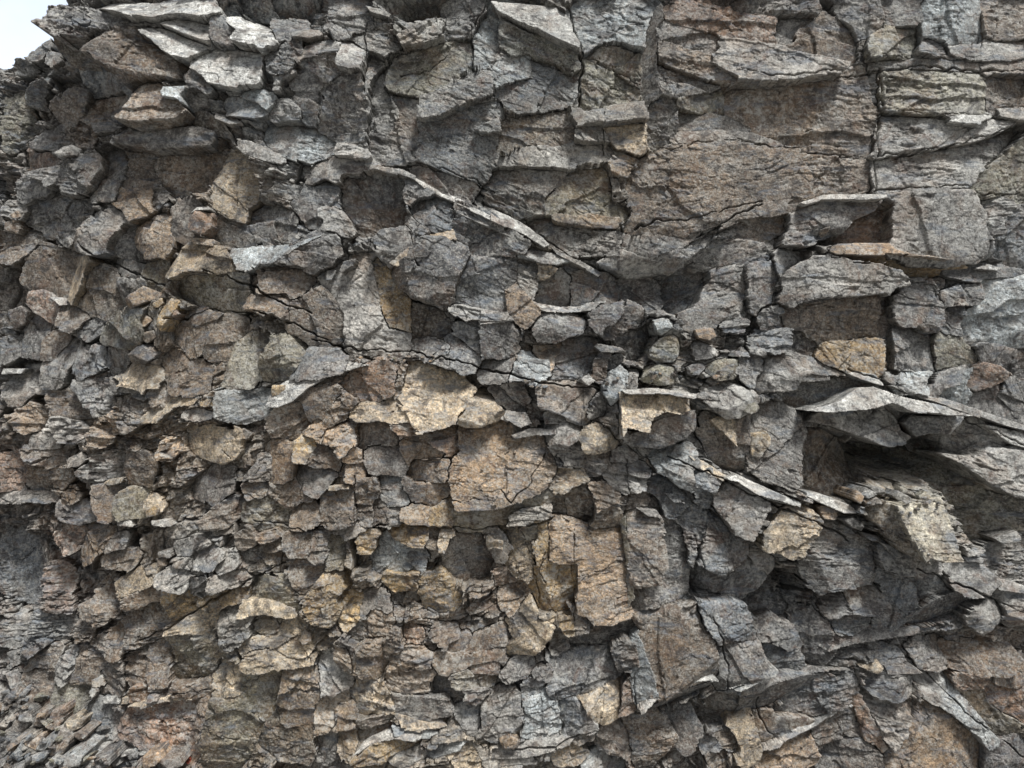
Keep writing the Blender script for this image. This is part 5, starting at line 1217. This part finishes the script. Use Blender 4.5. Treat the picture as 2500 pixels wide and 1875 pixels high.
def build_mesh(name, parts, mat, origin=None):
    co_ = np.concatenate([p[0] for p in parts]).astype(np.float32); cc = np.concatenate([p[3] for p in parts])
    off = np.cumsum([0]+[len(p[0]) for p in parts])
    qd = np.concatenate([p[1]+o for p, o in zip(parts, off)]); tr = np.concatenate([p[2]+o for p, o in zip(parts, off)])
    me = bpy.data.meshes.new(name)
    if origin is not None: co_ = co_-np.array(origin, np.float32)
    me.vertices.add(len(co_)); me.vertices.foreach_set('co', co_.ravel())
    lp = np.concatenate([qd.ravel(), tr.ravel()]).astype(np.int32); me.loops.add(len(lp)); me.loops.foreach_set('vertex_index', lp)
    st = np.concatenate([np.arange(len(qd))*4, len(qd)*4+np.arange(len(tr))*3]).astype(np.int32)
    me.polygons.add(len(st)); me.polygons.foreach_set('loop_start', st); me.update(calc_edges=True)
    ca = me.color_attributes.new('stone', 'FLOAT_COLOR', 'POINT'); c4 = np.ones((len(co_), 4), np.float32); c4[:, :3] = cc; c4[:, 3] = np.concatenate([np.full(len(p[0]), (p[0][0, 0]*37.7) % 1) for p in parts]); ca.data.foreach_set('color', c4.ravel())
    me.materials.append(mat); o = bpy.data.objects.new(name, me); C.objects.link(o)
    if origin is not None: o.location = origin
    return o

# which rocks stand as things of their own: every named one and the largest of the rest
NT = 330
free = [r for r in recs if r['k'] != 'P' and not r['nick']]
free.sort(key=lambda r: (-(r['k'] == 'L'), -r['area']))
named = [r for r in recs if r['nick'] and r['k'] != 'P']
keep = {id(r) for r in named} | kids | {id(r) for r in free[:max(0, NT-len(named))]}
land = named
used_labels = {}
def where(r, q):
    dx, dy = r['cx']-q['cx'], r['cy']-q['cy']
    if abs(dx) > 2.2*abs(dy): return 'right of' if dx > 0 else 'left of'
    if abs(dy) > 2.2*abs(dx): return 'below' if dy > 0 else 'above'
    return ('below' if dy > 0 else 'above')+' and '+('right of' if dx > 0 else 'left of')
GRP = dict(B='jointed rock blocks of the cliff face', S='slabs and ledges of the cliff face', O='boulders bulging from the cliff face', L='loose stones lodged on the cliff', F='thin flakes on the cliff face', C='crags')
def auto_label(r):
    a = r['area']; size = 'small ' if a < 2600 else '' if a < 9000 else 'large '
    xs = [p[0] for p in r['pts']]; ys = [p[1] for p in r['pts']]; asp = (max(xs)-min(xs))/(max(ys)-min(ys))
    shp = 'long flat ' if asp > 3 else 'wide ' if asp > 1.9 else 'upright ' if asp < .55 else ''
    kd = dict(B='block', S='slab', O='boulder', L='loose stone', F='flake', C='crag')[r['k']]
    face = ' facing up' if r['gy'] > .55 else ' leaning out' if r['gy'] < -.4 else ''
    near = sorted(land, key=lambda q: (q['cx']-r['cx'])**2+(q['cy']-r['cy'])**2)
    base = f"{size}{shp}{CNAME[r['c']]} {kd}{face}"
    for q in near[:3]:
        t = f"{base} {where(r, q)} the {q['nick']}"
        if t not in used_labels: break
    else:
        for i in range(0, 5):
            t = f"{base} {where(r, near[i])} the {near[i]['nick']}, {where(r, near[i+1])} the {near[i+1]['nick']}"
            if t not in used_labels: break
    t = ' '.join(t.split()[:16]); used_labels[t] = 1
    return t
for r in named: used_labels[r['label']] = 1
rest = []; objs = {}
for r in recs:
    A = block_arrays(r)
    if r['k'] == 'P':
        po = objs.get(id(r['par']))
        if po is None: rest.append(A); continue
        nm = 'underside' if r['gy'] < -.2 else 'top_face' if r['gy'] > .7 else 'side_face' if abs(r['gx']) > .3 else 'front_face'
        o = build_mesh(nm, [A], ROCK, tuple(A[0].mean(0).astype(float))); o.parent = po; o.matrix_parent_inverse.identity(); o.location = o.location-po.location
        continue
    if id(r) not in keep: rest.append(A); continue
    o = build_mesh(NAMES[r['k']], [A], ROCK, tuple(A[0].mean(0).astype(float)))
    o['label'] = r['label'] or auto_label(r); o['category'] = CATS[r['k']]; o['group'] = GRP[r['k']]
    objs[id(r)] = o
if rest:
    o = build_mesh('rock_fragments', rest, ROCK); o['kind'] = 'stuff'; o['label'] = 'small broken rock fragments filling the face between the larger blocks'; o['category'] = 'rock fragments'

# ---------------- scree stones at the foot ----------------
def stone_mesh(seed, name='scree_stone'):
    import bmesh
    rr = random.Random(seed); bm = bmesh.new()
    sx, sy, sz = rr.uniform(.8, 1.3), rr.uniform(.6, 1), rr.uniform(.3, .7)
    for _ in range(15):
        a = [rr.gauss(0, 1) for _ in range(3)]; l = math.sqrt(sum(q*q for q in a)); f = rr.uniform(.85, 1)
        bm.verts.new((a[0]/l*sx*f, a[1]/l*sy*f, a[2]/l*sz*f))
    g = bmesh.ops.convex_hull(bm, input=bm.verts)
    bmesh.ops.delete(bm, geom=[e for e in g['geom_interior'] if isinstance(e, bmesh.types.BMVert)], context='VERTS')
    bmesh.ops.bevel(bm, geom=list(bm.edges), offset=.05, segments=1, affect='EDGES')
    bmesh.ops.triangulate(bm, faces=bm.faces); bmesh.ops.subdivide_edges(bm, edges=list(bm.edges), cuts=2, use_grid_fill=True)
    for v in bm.verts: v.co += v.co.normalized()*rr.uniform(-.03, .03)
    me = bpy.data.meshes.new(name); bm.to_mesh(me); bm.free(); me.materials.append(ROCK)
    ca = me.color_attributes.new('stone', 'FLOAT_COLOR', 'POINT'); c = PAL[rr.choice('ggbblltnnBo')]; j = rr.uniform(.8, 1.25)
    ca.data.foreach_set('color', [x for _ in me.vertices for x in (c[0]*j, c[1]*j, c[2]*j, 1)])
    return me
stones = [stone_mesh(i) for i in range(26)]
TOPS = B2.copy()
for r in recs:
    s_ = TOPS[r['sl']]; m = r['vm']; s_[m] = np.maximum(s_[m], r['top'][m])
def surf(u, v):
    i = min(max(np.searchsorted(UX, u), 0), NU-1); j = min(max(np.searchsorted(VX, v), 0), NV-1); return float(TOPS[j, i])
rr = random.Random(9)
def drop(u, v, size, label, group):
    o = bpy.data.objects.new('scree_stone', stones[rr.randrange(26)]); C.objects.link(o)
    hq = max(surf(u, v), surf(u, v+8))
    o.location = ((u-1250)*S, -(hq+size*.18)*S, ZC-(v-937.5)*S); s = size*S*.5
    o.scale = (s, s, s); o.rotation_euler = (rr.uniform(-.6, 1.0), rr.uniform(-.5, .5), rr.uniform(0, 6.3))
    o['label'] = label; o['category'] = 'stone'; o['group'] = group
for _ in range(150):
    u = rr.uniform(-90, 470)-10; v = rr.uniform(1745+.3*max(u, 0), 1900)
    if v > 1900: continue
    drop(u, v, rr.choice([14, 18, 22, 26, 34, 44]), 'small angular grey or brown stone in the scree at the bottom left', 'scree stones at the foot of the cliff')
for (ua, ub, va, vb, n_) in ((2060, 2290, 1196, 1226, 26), (1460, 1760, 905, 940, 34), (2060, 2180, 1245, 1320, 14), (870, 1080, 862, 884, 22), (1250, 1340, 925, 950, 12)):
    for _ in range(n_):
        t = rr.random(); drop(ua+(ub-ua)*t, va+(vb-va)*(t if vb-va > 40 else rr.random()), rr.choice([7, 9, 11, 14, 18]), 'tiny angular stone chip lying on a ledge of the cliff', 'stone chips on the ledges')

# ---------------- ground in front ----------------
gx = np.concatenate([-np.geomspace(400, 6, 40), np.linspace(-5.8, 5.8, 160), np.geomspace(6, 400, 40)]); gy_ = np.concatenate([np.linspace(1.2, -9, 150), -np.geomspace(9.2, 500, 50)])
GX, GY = np.meshgrid(gx, gy_); gz = -.24 + .04*fbm(GX/.7, GY/.7, 201, 4) 
gi = np.arange(GX.size).reshape(GX.shape); gq = np.stack([gi[:-1, :-1], gi[1:, :-1], gi[1:, 1:], gi[:-1, 1:]], -1).reshape(-1, 4)
gcol = np.tile(np.array([.13, .127, .12], np.float32), (GX.size, 1))
g = mesh_np('ground', np.stack([GX, GY, gz], -1).reshape(-1, 3), gq, gcol, GRAVEL); g['kind'] = 'structure'
# a wisp of red plant at the very bottom
def plant(u, v):
    import bmesh
    root = bpy.data.objects.new('red_plant', None); C.objects.link(root)
    h = surf(u, v)+8; root.location = ((u-1250)*S, -h*S, ZC-(v-937.5)*S)
    root['label'] = 'tiny red leaved plant growing at the foot of the cliff, bottom left'; root['category'] = 'plant'
    mt = bpy.data.materials.new('red_leaf'); mt.use_nodes = True; t = mt.node_tree; b = t.nodes['Principled BSDF']
    n = t.nodes.new('ShaderNodeTexNoise'); n.inputs['Scale'].default_value = 90; cr = t.nodes.new('ShaderNodeValToRGB')
    cr.color_ramp.elements[0].color = (.10, .02, .012, 1); cr.color_ramp.elements[1].color = (.32, .07, .035, 1)
    t.links.new(n.outputs['Fac'], cr.inputs[0]); t.links.new(cr.outputs[0], b.inputs['Base Color'])
    for nm in ('stem', 'foliage'):
        bm = bmesh.new(); r2 = random.Random(3)
        for i in range(9):
            a = i*2.4; tip = np.array([math.cos(a)*.016, -.012-.006*r2.random(), math.sin(a)*.012+.02*r2.random()])
            if nm == 'stem':
                q = [bm.verts.new((x, 0, z)) for x, z in ((-.0008, 0), (.0008, 0), (0, .0012))]; p = bm.verts.new(tip)
                for k in range(3): bm.faces.new((q[k], q[(k+1) % 3], p))
            else:
                for k in range(3):
                    c = tip*(1-.2*k); s = .007
                    q = [bm.verts.new(c+np.array(d_)*s) for d_ in ((-1, 0, -.3), (0, -.5, -.9), (1.1, .1, .1), (.1, -.3, 1))]; bm.faces.new(q)
        me = bpy.data.meshes.new(nm); bm.to_mesh(me); bm.free(); me.materials.append(mt)
        o = bpy.data.objects.new(nm, me); C.objects.link(o); o.parent = root
plant(456, 1862)
